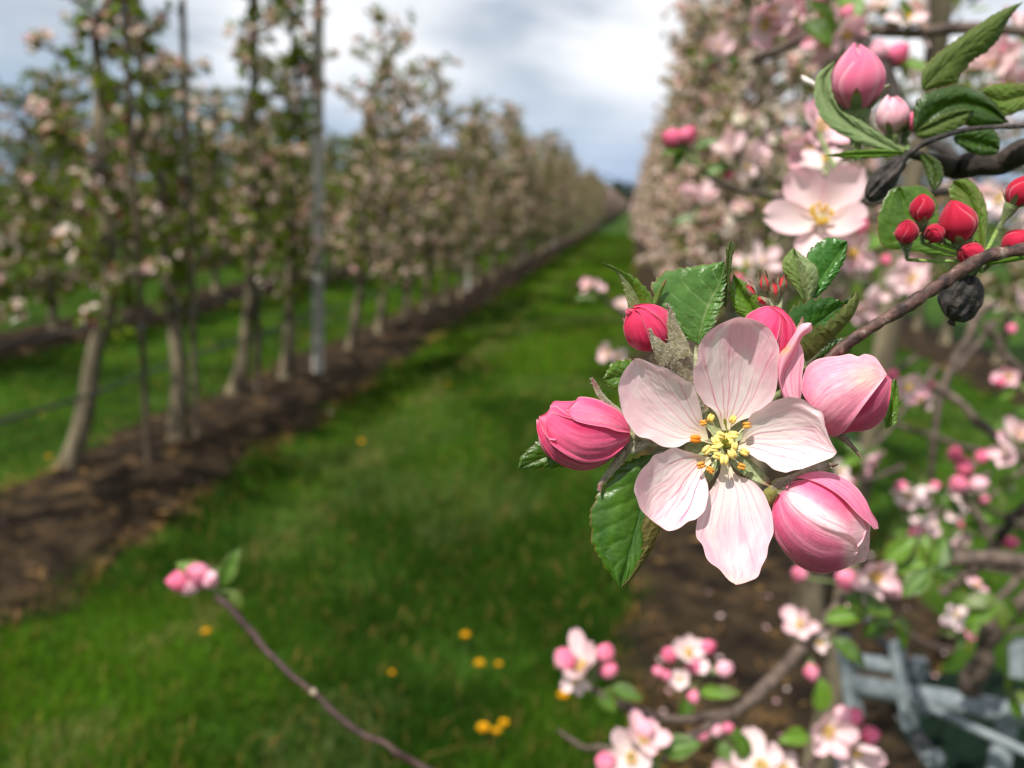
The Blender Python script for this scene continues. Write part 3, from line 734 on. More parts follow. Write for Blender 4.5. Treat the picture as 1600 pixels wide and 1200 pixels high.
# ------------------------------------------------------------------ the sharp spray: traced, then given depth
def lerp_grid(L, R, nt, ns):
    L = crv(L, nt); R = crv(R, nt); s = np.linspace(0, 1, ns)[None, :, None]
    return L[:, None] * (1 - s) + R[:, None] * s, np.linspace(0, 1, nt)[:, None] + np.zeros((1, ns)), s[..., 0] + np.zeros((nt, 1)), np.linalg.norm(R - L, axis=1)[:, None]
def vein_field(t, s, wid, seed, n=7, strength=1., tend=.86, sig=.75, branch=True, fan=0., length=180.):
    """branching veins that fan out with the petal: 0..1"""
    r = random.Random(seed); v = np.zeros_like(t)
    for i in range(n):
        s0 = (i + .5) / n + r.uniform(-.03, .03); k = r.uniform(.55, 1.) * strength; te = tend * r.uniform(.72, 1.05)
        wob = .035 * (vn(t * 3.2 + i * 9 + seed, t * 0 + i, i) - .5)
        c = s0 + wob
        if fan:
            al = fan * (s0 - .5) * 2
            c = .5 + wob * .6 + np.tan(al * (1 - .18 * t)) * (t * length + 4) / np.maximum(wid, 6)
        w_ = sig * r.uniform(.75, 1.25) * (1.25 - .7 * t)
        fade = sstep(.03, .14, t) * (1 - sstep(te - .28, te, t))
        v = np.maximum(v, k * fade * np.exp(-((s - c) * wid / w_) ** 2))
        if branch:
            for b in range(3):
                tb = r.uniform(.22, .68); sg = 1 if (b + i) % 2 else -1; sl = r.uniform(.18, .34) * sg
                c2 = c + sl * np.clip(t - tb, 0, 1) ** .9 * (1.15 if fan else .75)
                f2 = (t > tb) * (1 - sstep(tb + .16, tb + .40, t))
                v = np.maximum(v, .6 * k * f2 * np.exp(-((s - c2) * wid / (w_ * .75)) ** 2))
    if fan: v = v * (1 - sstep(.80, .97, np.abs(2 * s - 1)))
    return v
FC = np.array([1131., 699.])
def flower_petal(parent, L, R, seed, blush, cup=1., trough=18, off=0., rim=0., nveins=6, vs=.8, extra=None, cream=0., D=D0, name='petal'):
    nt, ns = 130, 110
    P, t, s, wid = lerp_grid(L, R, nt, ns)
    P = P + np.stack([(vn(t * 11 + seed, s * 0 + (s > .5) * 3, 1) - .5) * 7 * np.abs(2 * s - 1) ** 3 * np.sin(np.pi * t), (vn(t * 11 + seed + 4, s * 0 + (s > .5) * 5, 2) - .5) * 7 * np.abs(2 * s - 1) ** 3 * np.sin(np.pi * t)], -1)
    rr = np.linalg.norm(P - FC, axis=-1) / 170.
    e = np.abs(2 * s - 1)
    w = 52 * cup * rr ** 1.45 + trough * e ** 2.2 * np.sin(np.pi * np.clip(t, 0, .93)) + off
    w += 7 * (fbm(t * 3 + seed, s * 3.5, seed) - .5) * sstep(.15, .6, t)
    w += 5 * (vn(t * 8 + seed * 2, s * 5, seed + 3) - .5) * e ** 3 * sstep(.3, .7, t)
    w += rim * sstep(.80, 1., t) ** 1.5
    if extra is not None: w += extra(t, s, P)
    v = vein_field(t, s, wid, seed, nveins, vs, sig=.82, fan=.58, length=np.linalg.norm(np.array(L[-1]) - np.array(L[0])))
    w -= .8 * v
    w += 1.1 * (vn(s * 15 + seed, t * 3.5, 5) - .5) * sstep(.1, .4, t) + .6 * (vn(s * 30 + seed, t * 22, 6) - .5) * sstep(.2, .5, t)
    w += .5 * (vn(s * 26 + seed, t * 5, 2) - .5) * sstep(.1, .3, t) * (1 - sstep(.8, 1, t))
    n1 = fbm(t * 4 + seed, s * 5 + seed, seed + 1)
    bl = blush * np.clip(.10 + 1.25 * sstep(.12, .85, t) * (.30 + 1.9 * (n1 - .28)) + .55 * np.maximum(e, sstep(.6, 1, t)) ** 4, 0, 1)
    c = mixc(WHT, BLUSH, np.clip(bl, 0, .85))
    c = mixc(c, np.array([.84, .50, .45]), cream * sstep(.72, 1, t) * n1 * 1.3)
    c = mixc(c, np.array([.78, .70, .34]), (1 - sstep(.03, .24, t)) * .55)
    c = mixc(c, VEIN, np.clip(v * 1.1 * (.45 + .9 * vn(t * 4 + seed, s * 4, 6)), 0, .92))
    c = mixc(c, WHT * .98, .35 * sstep(.9, 1, np.maximum(t, e * .98)))
    V = cw(np.concatenate([P, w[..., None]], -1), D)
    return part(name, V, grid_faces(nt, ns), M_PETAL, parent, c.reshape(-1, 3))
def wrap_petal(parent, ell, L, R, off, colfn, nt=60, ns=48, edge=2.5, tipw=0., streak=.6, seed=0, D=D0, name='petal', ridges=5):
    """a petal lying on the egg shape of its bud"""
    cx, cy, cwz, a, b, dep, ang = ell
    P, t, s, wid = lerp_grid(L, R, nt, ns)
    ca, sa = math.cos(ang), math.sin(ang)
    X = ((P[..., 0] - cx) * ca + (P[..., 1] - cy) * sa) / (a + off); Y = (-(P[..., 0] - cx) * sa + (P[..., 1] - cy) * ca) / (b + off)
    q = X ** 2 + Y ** 2
    h = np.where(q < .93, np.sqrt(np.clip(1 - q, 0, 1)), math.sqrt(.07) - (q - .93) * 1.6)
    w = cwz + (dep + off) * h
    e = np.abs(2 * s - 1)
    v = vein_field(t, s, wid, seed, ridges, .8, .95, 1.1, True)
    w += edge * (.5 + 1.4 * vn(t * 5 + seed, s * 3, 1)) * sstep(.78, 1., np.maximum(e, sstep(.5, 1, t) * t)) + tipw * sstep(.75, 1, t)
    w += 5.0 * (fbm(t * 1.8 + seed, s * 2.4, seed, 3) - .5) - .5 * v + .5 * (vn(s * 14 + seed, t * 3, 2) - .5)
    st = vn(s * 4.5 + seed, t * 2.0, seed + 2) * .65 + vn(s * 11 + seed, t * 3.5, seed + 4) * .35
    c = colfn(t, s, P, st)
    c = c * (.90 + .2 * vn(s * 34 + seed, t * 6, seed + 1) )[..., None] * (.92 + .16 * vn(s * 60, t * 30, seed + 3))[..., None]
    c = mixc(c, np.array([.62, .05, .20]), np.clip(v * .6, 0, 1))
    c = mixc(c, np.array([.85, .52, .55]), .7 * sstep(.955, 1, np.maximum(e, t)))
    V = cw(np.concatenate([P, w[..., None]], -1), D)
    return part(name, V, grid_faces(nt, ns), M_BUD, parent, c.reshape(-1, 3))
def bud_core(parent, ell, colfn, seed=0, D=D0, shrink=3.0, name='petal'):
    """the wrapped inner petals that fill the bud all the way round"""
    cx, cy, cwz, a, b, dep, ang = ell; nt, ns = 36, 48
    t = np.linspace(0.01, .99, nt)[:, None] + np.zeros((1, ns)); th = np.linspace(0, 2 * np.pi, ns, endpoint=False)[None] + np.zeros((nt, 1))
    lump = 1 + .035 * np.sin(3 * th + 4 * t + seed) * np.sin(np.pi * t) + .02 * np.sin(7 * th - 3 * t)
    X = -(a - shrink) * np.cos(np.pi * t); Rr = np.sin(np.pi * t) ** .9 * lump
    Y = (b - shrink) * Rr * np.cos(th); Z = (dep - shrink) * Rr * np.sin(th)
    ca, sa = math.cos(ang), math.sin(ang)
    P = np.stack([cx + X * ca - Y * sa, cy + X * sa + Y * ca, cwz + Z], -1)
    st = vn(th * 3, t * 2, seed)
    c = colfn(t, (th / 6.283), P, st)
    return part(name, cw(P, D), grid_faces(nt, ns, True), M_BUD, parent, c.reshape(-1, 3))
def px_tube(parent, pts, mat, name, col=None, D=D0, seg=12, n=24, wob=.08, seed=0):
    """(x, y, w, radius) in spray pixels"""
    C = crv(np.array(pts, float), n)
    rad = C[:, 3] * (1 + wob * 2 * (vn(np.linspace(0, n / 4, n) + seed, np.zeros(n), seed) - .5))
    V, F = tube(C[:, :3], rad, seg)
    cc = None
    if col is not None: cc = np.asarray(col) * (.8 + .4 * nrg.random((len(V), 1)))
    o = part(name, cw(V, D), F, mat, parent, cc); o_px = (C[:, :3], rad)
    return o, o_px
def fuzz_on(parent, P, rad, n, length=5., seed=1, D=D0, colr=(.55, .55, .45)):
    """short down on a stalk: P centre line, rad radii, in spray pixels"""
    r = np.random.default_rng(seed); k = r.integers(0, len(P) - 1, n); f = r.random(n)[:, None]
    c = P[k] * (1 - f) + P[k + 1] * f; rr = (rad[k] * (1 - f[:, 0]) + rad[k + 1] * f[:, 0])
    T = P[k + 1] - P[k]; T /= np.linalg.norm(T, axis=1)[:, None] + 1e-9
    d = r.normal(0, 1, (n, 3)); d -= (d * T).sum(1)[:, None] * T; d /= np.linalg.norm(d, axis=1)[:, None]
    b = c + d * rr[:, None] * .97; L = length * (.4 + .9 * r.random(n))[:, None]
    tip = b + (d + r.normal(0, .6, (n, 3))) * L
    sd = np.cross(T, d) * .32
    V = np.stack([b - sd, b + sd, tip], 1).reshape(-1, 3); F = np.arange(3 * n).reshape(-1, 3)
    part('down', cw(V, D), F, M_HAIR, parent, np.array(colr), smooth=False, kind='stuff')
def strip(parent, pts, name, mat, c0, c1, D=D0, cupw=3., nt=30, ns=11, seed=0, fuzz=0, tipc=None, flen=4.):
    """a sepal or thin leaf: centre line (x, y, w, half width)"""
    C = crv(np.array(pts, float), nt); T = np.gradient(C[:, :2], axis=0); T /= np.linalg.norm(T, axis=1)[:, None] + 1e-9
    N = np.stack([-T[:, 1], T[:, 0]], 1); u = np.linspace(-1, 1, ns)
    P = C[:, None, :2] + N[:, None] * (C[:, 3][:, None] * u)[..., None]
    t = np.linspace(0, 1, nt)[:, None] + 0 * u
    w = C[:, 2][:, None] + cupw * (1 - u[None] ** 2) + 1.5 * (vn(t * 6 + seed, u[None] * 2 + 5, seed) - .5)
    c = mixc(c0, c1, vn(t * 5 + seed, u[None] * 3 + 9, seed))
    if tipc is not None: c = mixc(c, tipc, sstep(.72, 1, t))
    pp = np.concatenate([P, w[..., None]], -1)
    o = part(name, cw(pp, D), grid_faces(nt, ns), mat, parent, c.reshape(-1, 3))
    if fuzz:
        r = np.random.default_rng(seed + 3); i = r.integers(0, nt, fuzz); j = r.integers(0, ns, fuzz)
        b = pp[i, j]; d = r.normal(0, 1, (fuzz, 3)) + [0, 0, .5]; tip = b + d * flen * .5; sd = r.normal(0, .25, (fuzz, 3))
        part('down', cw(np.stack([b - sd, b + sd, tip], 1).reshape(-1, 3), D), np.arange(3 * fuzz).reshape(-1, 3), M_HAIR, o, np.array([.55, .55, .45]), smooth=False, kind='stuff')
    return o
def leaf_half(M, E, teeth, amp, cols, bulge, seed, D, nt=90, ns=22, wedge=0., vein=7, slant=.28, quilt=1.1, under=False):
    M = crv(M, nt); E = crv(E, nt); t = np.linspace(0, 1, nt)
    saw = ((t + .018 * np.sin(t * 31 + seed)) * teeth) % 1. * (.55 + .9 * vn(t * teeth * .5, t * 0 + seed, 2)); env = np.sin(np.pi * np.clip(t, .02, .99)) ** .4
    out = E[:, :2] - M[:, :2]; ol = np.linalg.norm(out, axis=1)[:, None] + 1e-6
    E = E.copy(); E[:, :2] += out / ol * ((saw - .55) * amp * env)[:, None]
    s = np.linspace(0, 1, ns)[None, :, None]
    P = M[:, None] * (1 - s) + E[:, None] * s
    tt = t[:, None] + 0 * s[..., 0]; ss = s[..., 0] + 0 * tt
    ph = (tt + .05 * (vn(tt * 6 + seed, ss * 2, 1) - .5)) * vein - ss ** .8 * slant * vein
    ridge = np.abs(((ph) % 1.) - .5) * 2          # 1 at the vein, 0 between
    P[..., 2] += bulge * np.sin(np.pi * ss) + quilt * (.5 + vn(tt * 9, ss * 3 + seed, 4)) * (1 - ridge ** 4) * np.sin(np.pi * np.clip(ss, 0, 1)) ** .5 * (-1 if under else 1) + 2.6 * (fbm(tt * 16 + seed, ss * 7, seed) - .5) + wedge * ss ** 2
    k = fbm(tt * 5 + seed, ss * 4, seed + 1)
    c = mixc(cols[0], cols[1], np.clip((k - .2) * 1.7, 0, 1))
    c = mixc(c, cols[2], .55 * sstep(.90, 1., ridge) * (1 - .5 * ss))
    c = mixc(c, cols[2], .75 * (1 - sstep(.0, .06, ss)))
    c = mixc(c, np.array([.19, .075, .03]), .75 * sstep(.955, 1., ss))
    return P, c
def leaf(parent, M, L, R, teeth=14, amp=3.5, quilt=1.1, cols=None, bulge=(3., 3.), seed=0, D=D0, mats=None, flap=None, flapw=0., flapcols=None, colsR=None, name='leaf'):
    cols = cols or (GREEN1, GREEN2, np.array([.13, .22, .06])); V = []; F = []; C = []; n = 0
    P1, c1 = leaf_half(M, L, teeth, amp, cols, bulge[0], seed, D, quilt=quilt)
    P2, c2 = leaf_half(M, R, teeth, amp if flap is None else 0, colsR or cols, bulge[1], seed + 5, D, quilt=quilt)
    nt, ns = P1.shape[:2]; f = grid_faces(nt, ns)
    V = np.vstack([cw(P1, D), cw(P2, D)]); F = np.vstack([f, f + nt * ns])
    o = part(name, V, F, (mats or (M_LEAF,))[0], parent, np.vstack([c1.reshape(-1, 3), c2.reshape(-1, 3)]))
    if flap is not None:
        P3, c3 = leaf_half(R, flap, teeth, amp, flapcols, flapw, seed + 9, D, under=True)
        part('folded_margin', cw(P3, D), f, M_LEAFU, o, c3.reshape(-1, 3))
    return o
def z3(pts, w):
    """append w (number or list) to 2-D points"""
    p = np.asarray(pts, float); ww = np.broadcast_to(np.asarray(w, float), (len(p),)) if np.ndim(w) == 0 else np.interp(np.linspace(0, 1, len(p)), np.linspace(0, 1, len(w)), w)
    return np.c_[p, ww]

spray = thing('apple_branch', world_pt(1310, 545, D0 + .006), 'sharp apple twig with open white-pink blossom, fat pink buds and serrated leaves', 'branch')
# --- twig
TW = [(1262, 600, -46, 5), (1284, 572, -46, 7), (1306, 550, -46, 8.5), (1340, 526, -50, 9.5), (1380, 500, -58, 9), (1420, 477, -66, 11.5), (1432, 468, -68, 10.5), (1470, 444, -78, 10), (1510, 418, -88, 11), (1545, 400, -96, 11), (1585, 392, -110, 9), (1640, 380, -130, 10)]
px_tube(spray, TW, M_TWIG, 'twig', n=140, seg=16, wob=.17)
px_tube(spray, [(1268, 596, -46, 6), (1236, 606, -40, 6), (1200, 628, -34, 6.5), (1170, 655, -30, 7), (1148, 680, -24, 8)], M_FUZZY, 'spur', (.16, .19, .08), n=30)

# --- the open blossom
bl = empty('blossom', cw([(1131, 699, 0)])[0], spray)
flower_petal(bl, [(1128, 672), (1118, 645), (1098, 628), (1088, 604), (1085, 582), (1091, 560), (1094, 540), (1106, 520), (1124, 506), (1144, 498), (1156, 495)],
             [(1136, 673), (1152, 660), (1184, 645), (1206, 622), (1213, 596), (1212, 572), (1215, 548), (1212, 532), (1200, 514), (1180, 500), (1156, 495)], 1, .72, 1.05, 12, -3, rim=16, vs=1.)
flower_petal(bl, [(1106, 690), (1076, 690), (1056, 697), (1036, 695), (1012, 686), (988, 670), (972, 646), (966, 614), (968, 596), (976, 578), (992, 560)],
             [(1106, 680), (1098, 656), (1090, 622), (1076, 598), (1056, 584), (1032, 574), (1010, 563), (1000, 560), (992, 560)], 2, .44, .95, 22, -1, rim=4, vs=.75)
flower_petal(bl, [(1108, 714), (1098, 712), (1075, 704), (1056, 701), (1030, 707), (1014, 725), (997, 740), (992, 756), (992, 775), (1001, 795), (1015, 810)],
             [(1112, 722), (1100, 737), (1105, 756), (1105, 775), (1098, 795), (1082, 811), (1062, 823), (1049, 828), (1038, 825), (1025, 818), (1015, 810)], 3, .60, .85, 24, 1, rim=4, vs=.9,
             extra=lambda t, s, P: 22 * sstep(1024, 992, P[..., 0]) ** 1.4, cream=.5)
flower_petal(bl, [(1155, 692), (1168, 660), (1184, 640), (1216, 627), (1240, 622), (1260, 626), (1280, 642), (1290, 666), (1296, 686), (1308, 706)],
             [(1153, 702), (1166, 706), (1176, 712), (1196, 726), (1216, 734), (1236, 737), (1256, 730), (1280, 722), (1300, 715), (1308, 706)], 4, .46, .85, 24, 3, rim=6, vs=.75,
             extra=lambda t, s, P: -14 * sstep(.86, 1., 1 - s) * sstep(.45, .7, t))
flower_petal(bl, [(1127, 722), (1124, 743), (1108, 769), (1092, 801), (1087, 821), (1092, 847), (1108, 876), (1127, 892), (1140, 907), (1150, 914)],
             [(1138, 722), (1150, 741), (1166, 749), (1186, 762), (1197, 782), (1204, 808), (1205, 840), (1199, 866), (1189, 886), (1183, 902), (1168, 909), (1150, 914)], 5, .78, .75, 10, 0, rim=6, vs=.6, cream=1.3)
# receptacle and sepals behind the petals
px_tube(bl, [(1131, 699, 2, 17), (1131, 699, -4, 22), (1133, 697, -14, 17), (1138, 692, -26, 10), (1148, 680, -34, 8)], M_FUZZY, 'receptacle', (.20, .22, .09), seg=18)
SP0, SP1 = np.array([.19, .24, .09]), np.array([.36, .40, .22])
for k, pts in enumerate([
    [(1128, 690, -2, 9), (1118, 662, -4, 13), (1109, 645, -6, 9), (1101, 630, -8, 1)],
    [(1140, 690, -2, 8), (1156, 672, -3, 12), (1166, 657, -4, 8), (1174, 646, -6, 1)],
    [(1120, 702, -2, 8), (1094, 701, -3, 10), (1078, 702, -4, 8), (1062, 708, -7, 1)],
    [(1126, 712, -2, 8), (1112, 730, -3, 10), (1106, 745, -5, 8), (1100, 760, -8, 1)],
    [(1140, 708, -2, 9), (1158, 723, 0, 13), (1178, 738, 1, 11), (1194, 750, 3, 7), (1206, 760, 5, 2)]]):
    strip(bl, pts, 'sepal', M_FUZZY, SP0, SP1, cupw=-3, seed=k, fuzz=260, tipc=np.array([.22, .05, .05]), flen=4)
# stamens: (anther x, y, w, size, state)
AN = [(840, 530, 30, 1.15, 0), (705, 535, 30, 1.1, 0), (655, 592, 34, 1.2, 0), (692, 640, 36, .9, 0), (565, 690, 32, 1.25, 0), (640, 675, 38, 1., 0), (672, 748, 36, 1.1, 0), (745, 790, 38, 1.3, 0), (828, 728, 36, 1.2, 0), (852, 645, 34, 1., 0),
      (958, 712, 28, 1.05, 1), (605, 355, 30, 1., 1), (525, 405, 28, .9, 2), (835, 370, 30, 1., 1), (980, 430, 28, 1.05, 2), (445, 572, 30, 1.3, 3), (505, 845, 28, 1.1, 2), (600, 895, 26, 1.05, 2), (925, 860, 26, 1., 2), (800, 600, 32, .9, 0), (775, 545, 26, .8, 0)]
rs = np.random.default_rng(9)
for k, (X, Y, w, sz, stt) in enumerate(AN):
    x, y = 1020 + X / 6.667, 600 + Y / 6.667
    dx_, dy_ = x - FC[0], y - FC[1]; d = math.hypot(dx_, dy_) + 1e-6
    bx, by = FC[0] + dx_ / d * 9, FC[1] + dy_ / d * 9
    V1, F1 = tube(crv([(bx, by, 2), (bx + dx_ * .3, by + dy_ * .3, w * .55), (x, y, w)], 9), np.linspace(1.25, .85, 9), 6)
    c1 = np.tile([.86, .82, .52], (len(V1), 1))
    a = math.atan2(dy_, dx_) + rs.normal(0, .7) + (1.57 if k % 3 == 0 else 0)
    L = 7.6 * sz; ax = np.array([math.cos(a), math.sin(a), rs.normal(.1, .25)]); sd = np.array([-math.sin(a), math.cos(a), .25])
    Vs, Fs, Cs = [V1], list(F1), [c1]; n = len(V1)
    col = {0: (.91, .70, .21), 1: (.89, .60, .15), 2: (.84, .38, .06), 3: (.85, .24, .015)}[stt]
    if stt == 3: sd = sd * .8
    for q in (-1, 1):
        ctr = np.array([x, y, w + 2.2]) + sd * q * 2.2 * sz
        tt_ = np.linspace(-1, 1, 9); bend = np.array([0, 0, -1.6 * sz])
        pts = ctr + ax * L * .9 * tt_[:, None] + bend * (tt_ ** 2)[:, None]
        rad = 3.3 * sz * np.clip(1 - np.abs(tt_) ** 3.2, .12, 1) * (.8 if stt == 2 else 1)
        v, f = tube(pts, rad, 8)
        if stt in (1, 2): v = v + rs.normal(0, .38, v.shape)
        cc = np.tile(col, (len(v), 1)) * (.85 + .3 * rs.random((len(v), 1)))
        if stt == 2: cc = mixc(cc, [.30, .09, .01], (rs.random(len(v)) < .28) * .8)
        Vs.append(v); Cs.append(cc); Fs += [tuple(i + n for i in ff) for ff in f]; n += len(v)
    part('stamen', cw(np.vstack(Vs)), Fs, M_ANTHER, bl, np.vstack(Cs))
for k, (X, Y, w) in enumerate([(750, 380, 34), (775, 590, 40), (735, 590, 36), (790, 640, 38)]):
    x, y = 1020 + X / 6.667, 600 + Y / 6.667
    V, F = tube(crv([(FC[0] + k - 1, FC[1], 2), ((FC[0] + x) / 2 + (2 if k else 4), (FC[1] + y) / 2, w * .6), (x, y, w), (x + .4, y - 1.5, w + 2), (x + .5, y - 2.5, w + 3)], 14), list(np.full(10, 1.3)) + [1.5, 2.4, 2.6, 1.0], 8)
    part('pistil', cw(V), F, M_FIL, bl, np.array([.42, .46, .06]))

# --- fat bud on the left
ba = empty('flower_bud', cw([(985, 680, -6)])[0], spray)
EA = (912, 677, -4, 74, 55, 54, math.radians(-4))
def cA(dk=.0, lt=.5):
    def f(t, s, P, st):
        c = mixc([.60, .030, .125], [.76, .15, .275], np.clip(st * 1.3 - .15 + lt * (1 - 2 * np.abs(s - .5)) * .5 - dk, 0, 1))
        return mixc(c, np.array([.82, .42, .50]), np.clip((st - .62) * 1.4 + .10 * (1 - t), 0, .4))
    return f
bud_core(ba, EA, cA(.2), 1)
wrap_petal(ba, EA, [(982, 690), (962, 711), (940, 727), (915, 735), (890, 732), (868, 720), (850, 697), (840, 676), (838, 657)],
           [(978, 694), (955, 716), (917, 723), (893, 715), (872, 702), (858, 688), (851, 672), (845, 655), (838, 655)], 1., cA(.25), seed=3, edge=4)
wrap_petal(ba, EA, [(985, 672), (960, 664), (930, 660), (905, 654), (886, 646), (866, 634), (856, 644), (853, 658)],
           [(983, 690), (966, 706), (948, 718), (917, 723), (893, 715), (872, 702), (858, 688), (853, 658)], 3., cA(.0, .6), seed=4, edge=3, ridges=6)
wrap_petal(ba, EA, [(985, 670), (972, 648), (950, 632), (930, 623), (907, 620), (899, 626), (885, 640)],
           [(985, 676), (966, 674), (948, 668), (930, 665), (907, 660), (893, 653), (885, 640)], 6., cA(-.12, .7), seed=5, edge=3, ridges=4)
wrap_petal(ba, EA, [(930, 640), (905, 628), (880, 627), (866, 627), (859, 635)], [(920, 660), (895, 655), (878, 650), (866, 645), (859, 635)], 2., cA(.05), seed=6, edge=3, ridges=3)
wrap_petal(ba, EA, [(880, 650), (866, 646), (858, 642), (850, 647), (842, 650)], [(868, 688), (858, 686), (850, 676), (845, 664), (842, 650)], 1., cA(-.2), seed=7, edge=4, ridges=3)
px_tube(ba, [(975, 680, -6, 15), (986, 684, -8, 17), (998, 690, -10, 13), (1015, 694, -14, 8), (1050, 697, -20, 6), (1110, 690, -28, 6)], M_FUZZY, 'receptacle', (.22, .22, .12))
for k, pts in enumerate([[(990, 668, -4, 6), (967, 645, -2, 6), (950, 630, 0, 5), (938, 617, 0, 5), (930, 602, 0, 4), (925, 591, 2, 1.5)],
                         [(985, 690, 4, 9), (990, 700, 8, 10), (1000, 698, 10, 7), (1014, 690, 10, 4), (1022, 685, 8, 1)],
                         [(980, 698, 0, 9), (968, 718, 2, 8), (955, 735, 3, 6), (945, 748, 3, 5), (938, 757, 6, 4), (937, 768, 10, 1.5)]]):
    strip(ba, pts, 'sepal', M_FUZZY, np.array([.13, .13, .07]), np.array([.34, .33, .24]), seed=10 + k, fuzz=300, tipc=np.array([.25, .04, .06]))

# --- red bud, upper left
bb = empty('flower_bud', cw([(1040, 545, -14)])[0], spray)
EB = (1011, 512, -8, 41, 36, 36, math.radians(50))
def cB(t, s, P, st):
    c = mixc([.50, .008, .045], [.70, .055, .14], np.clip(st * 1.1 - .1 + .35 * sstep(530, 480, P[..., 1]), 0, 1))
    return mixc(c, [.80, .30, .36], .5 * sstep(20, 34, np.hypot(P[..., 0] - 990, P[..., 1] - 545) * -1 + 36) * sstep(.0, .4, st))
bud_core(bb, EB, cB, 2)
wrap_petal(bb, EB, [(1030, 548), (1008, 549), (992, 545), (980, 534), (974, 514), (977, 500), (984, 490), (992, 483)], [(1036, 545), (1022, 540), (1012, 520), (1006, 502), (1000, 490), (992, 483)], 1., cB, seed=8, edge=2)
wrap_petal(bb, EB, [(1034, 548), (1018, 536), (1008, 510), (1000, 490), (992, 484), (984, 482)], [(1046, 530), (1042, 512), (1030, 496), (1016, 486), (1000, 480), (984, 482)], 3., cB, seed=9, edge=2)
wrap_petal(bb, EB, [(1042, 520), (1030, 500), (1014, 486), (998, 479), (984, 478)], [(1050, 505), (1048, 490), (1032, 479), (1010, 474), (984, 478)], 2., cB, seed=10, edge=2)
px_tube(bb, [(984, 484, 14, 4.5), (982, 489, 12, 5), (984, 496, 8, 2)], M_BUD, 'petal_tip', (.72, .10, .2), n=10)
o, (P_, r_) = px_tube(bb, [(1036, 540, -6, 30), (1046, 552, -6, 29), (1056, 566, -8, 24), (1068, 582, -10, 18), (1080, 600, -14, 13), (1092, 622, -20, 9), (1112, 660, -28, 7)], M_FUZZY, 'receptacle', (.27, .235, .15), n=36, seg=16)
fuzz_on(o, P_, r_, 2600, 5, 4)
strip(bb, [(1066, 560, 16, 17), (1058, 532, 18, 14), (1051, 508, 20, 9), (1049, 492, 20, 5), (1045, 481, 22, 2.5), (1041, 475, 24, 1)], 'sepal', M_FUZZY, np.array([.15, .12, .06]), np.array([.30, .265, .17]), seed=20, fuzz=700, tipc=np.array([.20, .06, .06]), flen=5)
strip(bb, [(1046, 566, 18, 16), (1034, 548, 25, 13), (1024, 534, 28, 8), (1018, 524, 29, 4), (1015, 513, 30, 1.2)], 'sepal', M_FUZZY, np.array([.15, .12, .06]), np.array([.30, .265, .17]), seed=21, fuzz=600, tipc=np.array([.20, .08, .06]), flen=5)
strip(bb, [(985, 520, -14, 3), (978, 506, -12, 3), (973, 497, -10, 1)], 'sepal', M_FUZZY, np.array([.2, .1, .08]), np.array([.3, .12, .1]), seed=22)

# --- hot pink bud behind the top petal
bc = empty('flower_bud', cw([(1205, 575, -40)])[0], spray)
EC = (1203, 530, -36, 52, 41, 40, math.radians(-84))
def cC(t, s, P, st):
    return mixc([.62, .012, .09], [.79, .11, .23], np.clip(st * 1.2 - .15 + .3 * sstep(1225, 1180, P[..., 0]) * sstep(520, 485, P[..., 1]), 0, 1))
bud_core(bc, EC, cC, 3)
wrap_petal(bc, EC, [(1200, 580), (1165, 560), (1160, 515), (1165, 495), (1180, 484), (1200, 478), (1214, 486)], [(1204, 580), (1210, 550), (1217, 520), (1219, 500), (1217, 490), (1214, 486)], 2., cC, seed=11)
wrap_petal(bc, EC, [(1208, 580), (1214, 550), (1218, 520), (1219, 500), (1216, 488), (1206, 479)], [(1226, 570), (1238, 545), (1243, 522), (1240, 506), (1231, 492), (1220, 484), (1206, 479)], 3.5, cC, seed=12)
wrap_petal(bc, EC, [(1218, 560), (1230, 535), (1232, 515), (1226, 498), (1215, 486), (1202, 477)], [(1238, 548), (1244, 522), (1242, 506), (1232, 492), (1217, 480), (1202, 477)], 5, cC, seed=13)
strip(bc, [(1236, 540, -44, 8), (1246, 520, -44, 6), (1252, 506, -42, 3.5), (1255, 495, -40, 1)], 'sepal', M_FUZZY, np.array([.4, .36, .26]), np.array([.34, .2, .14]), seed=30, fuzz=150, tipc=np.array([.24, .05, .03]))
px_tube(bc, [(1204, 570, -40, 26), (1200, 590, -42, 22), (1190, 612, -42, 14), (1180, 640, -38, 8), (1165, 662, -34, 7)], M_FUZZY, 'receptacle', (.18, .18, .09))

# --- half open flower at right with its rolled outer petal
be = empty('flower_bud', cw([(1290, 650, -30)])[0], spray)
EE = (1322, 617, -30, 72, 60, 58, math.radians(-8))
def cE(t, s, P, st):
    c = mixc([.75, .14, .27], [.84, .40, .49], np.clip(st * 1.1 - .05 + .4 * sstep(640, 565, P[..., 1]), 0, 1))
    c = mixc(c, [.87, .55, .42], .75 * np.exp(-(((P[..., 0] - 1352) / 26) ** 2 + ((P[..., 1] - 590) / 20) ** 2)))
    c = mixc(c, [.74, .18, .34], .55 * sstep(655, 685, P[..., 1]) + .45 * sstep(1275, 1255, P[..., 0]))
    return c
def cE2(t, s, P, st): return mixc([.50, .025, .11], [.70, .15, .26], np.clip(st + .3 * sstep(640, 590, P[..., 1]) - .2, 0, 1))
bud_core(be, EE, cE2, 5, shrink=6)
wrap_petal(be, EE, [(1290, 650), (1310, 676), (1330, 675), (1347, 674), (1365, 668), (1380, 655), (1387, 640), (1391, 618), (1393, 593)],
           [(1290, 640), (1310, 650), (1328, 640), (1345, 620), (1360, 604), (1374, 592), (1385, 585), (1393, 593)], 0., cE2, seed=15, edge=3)
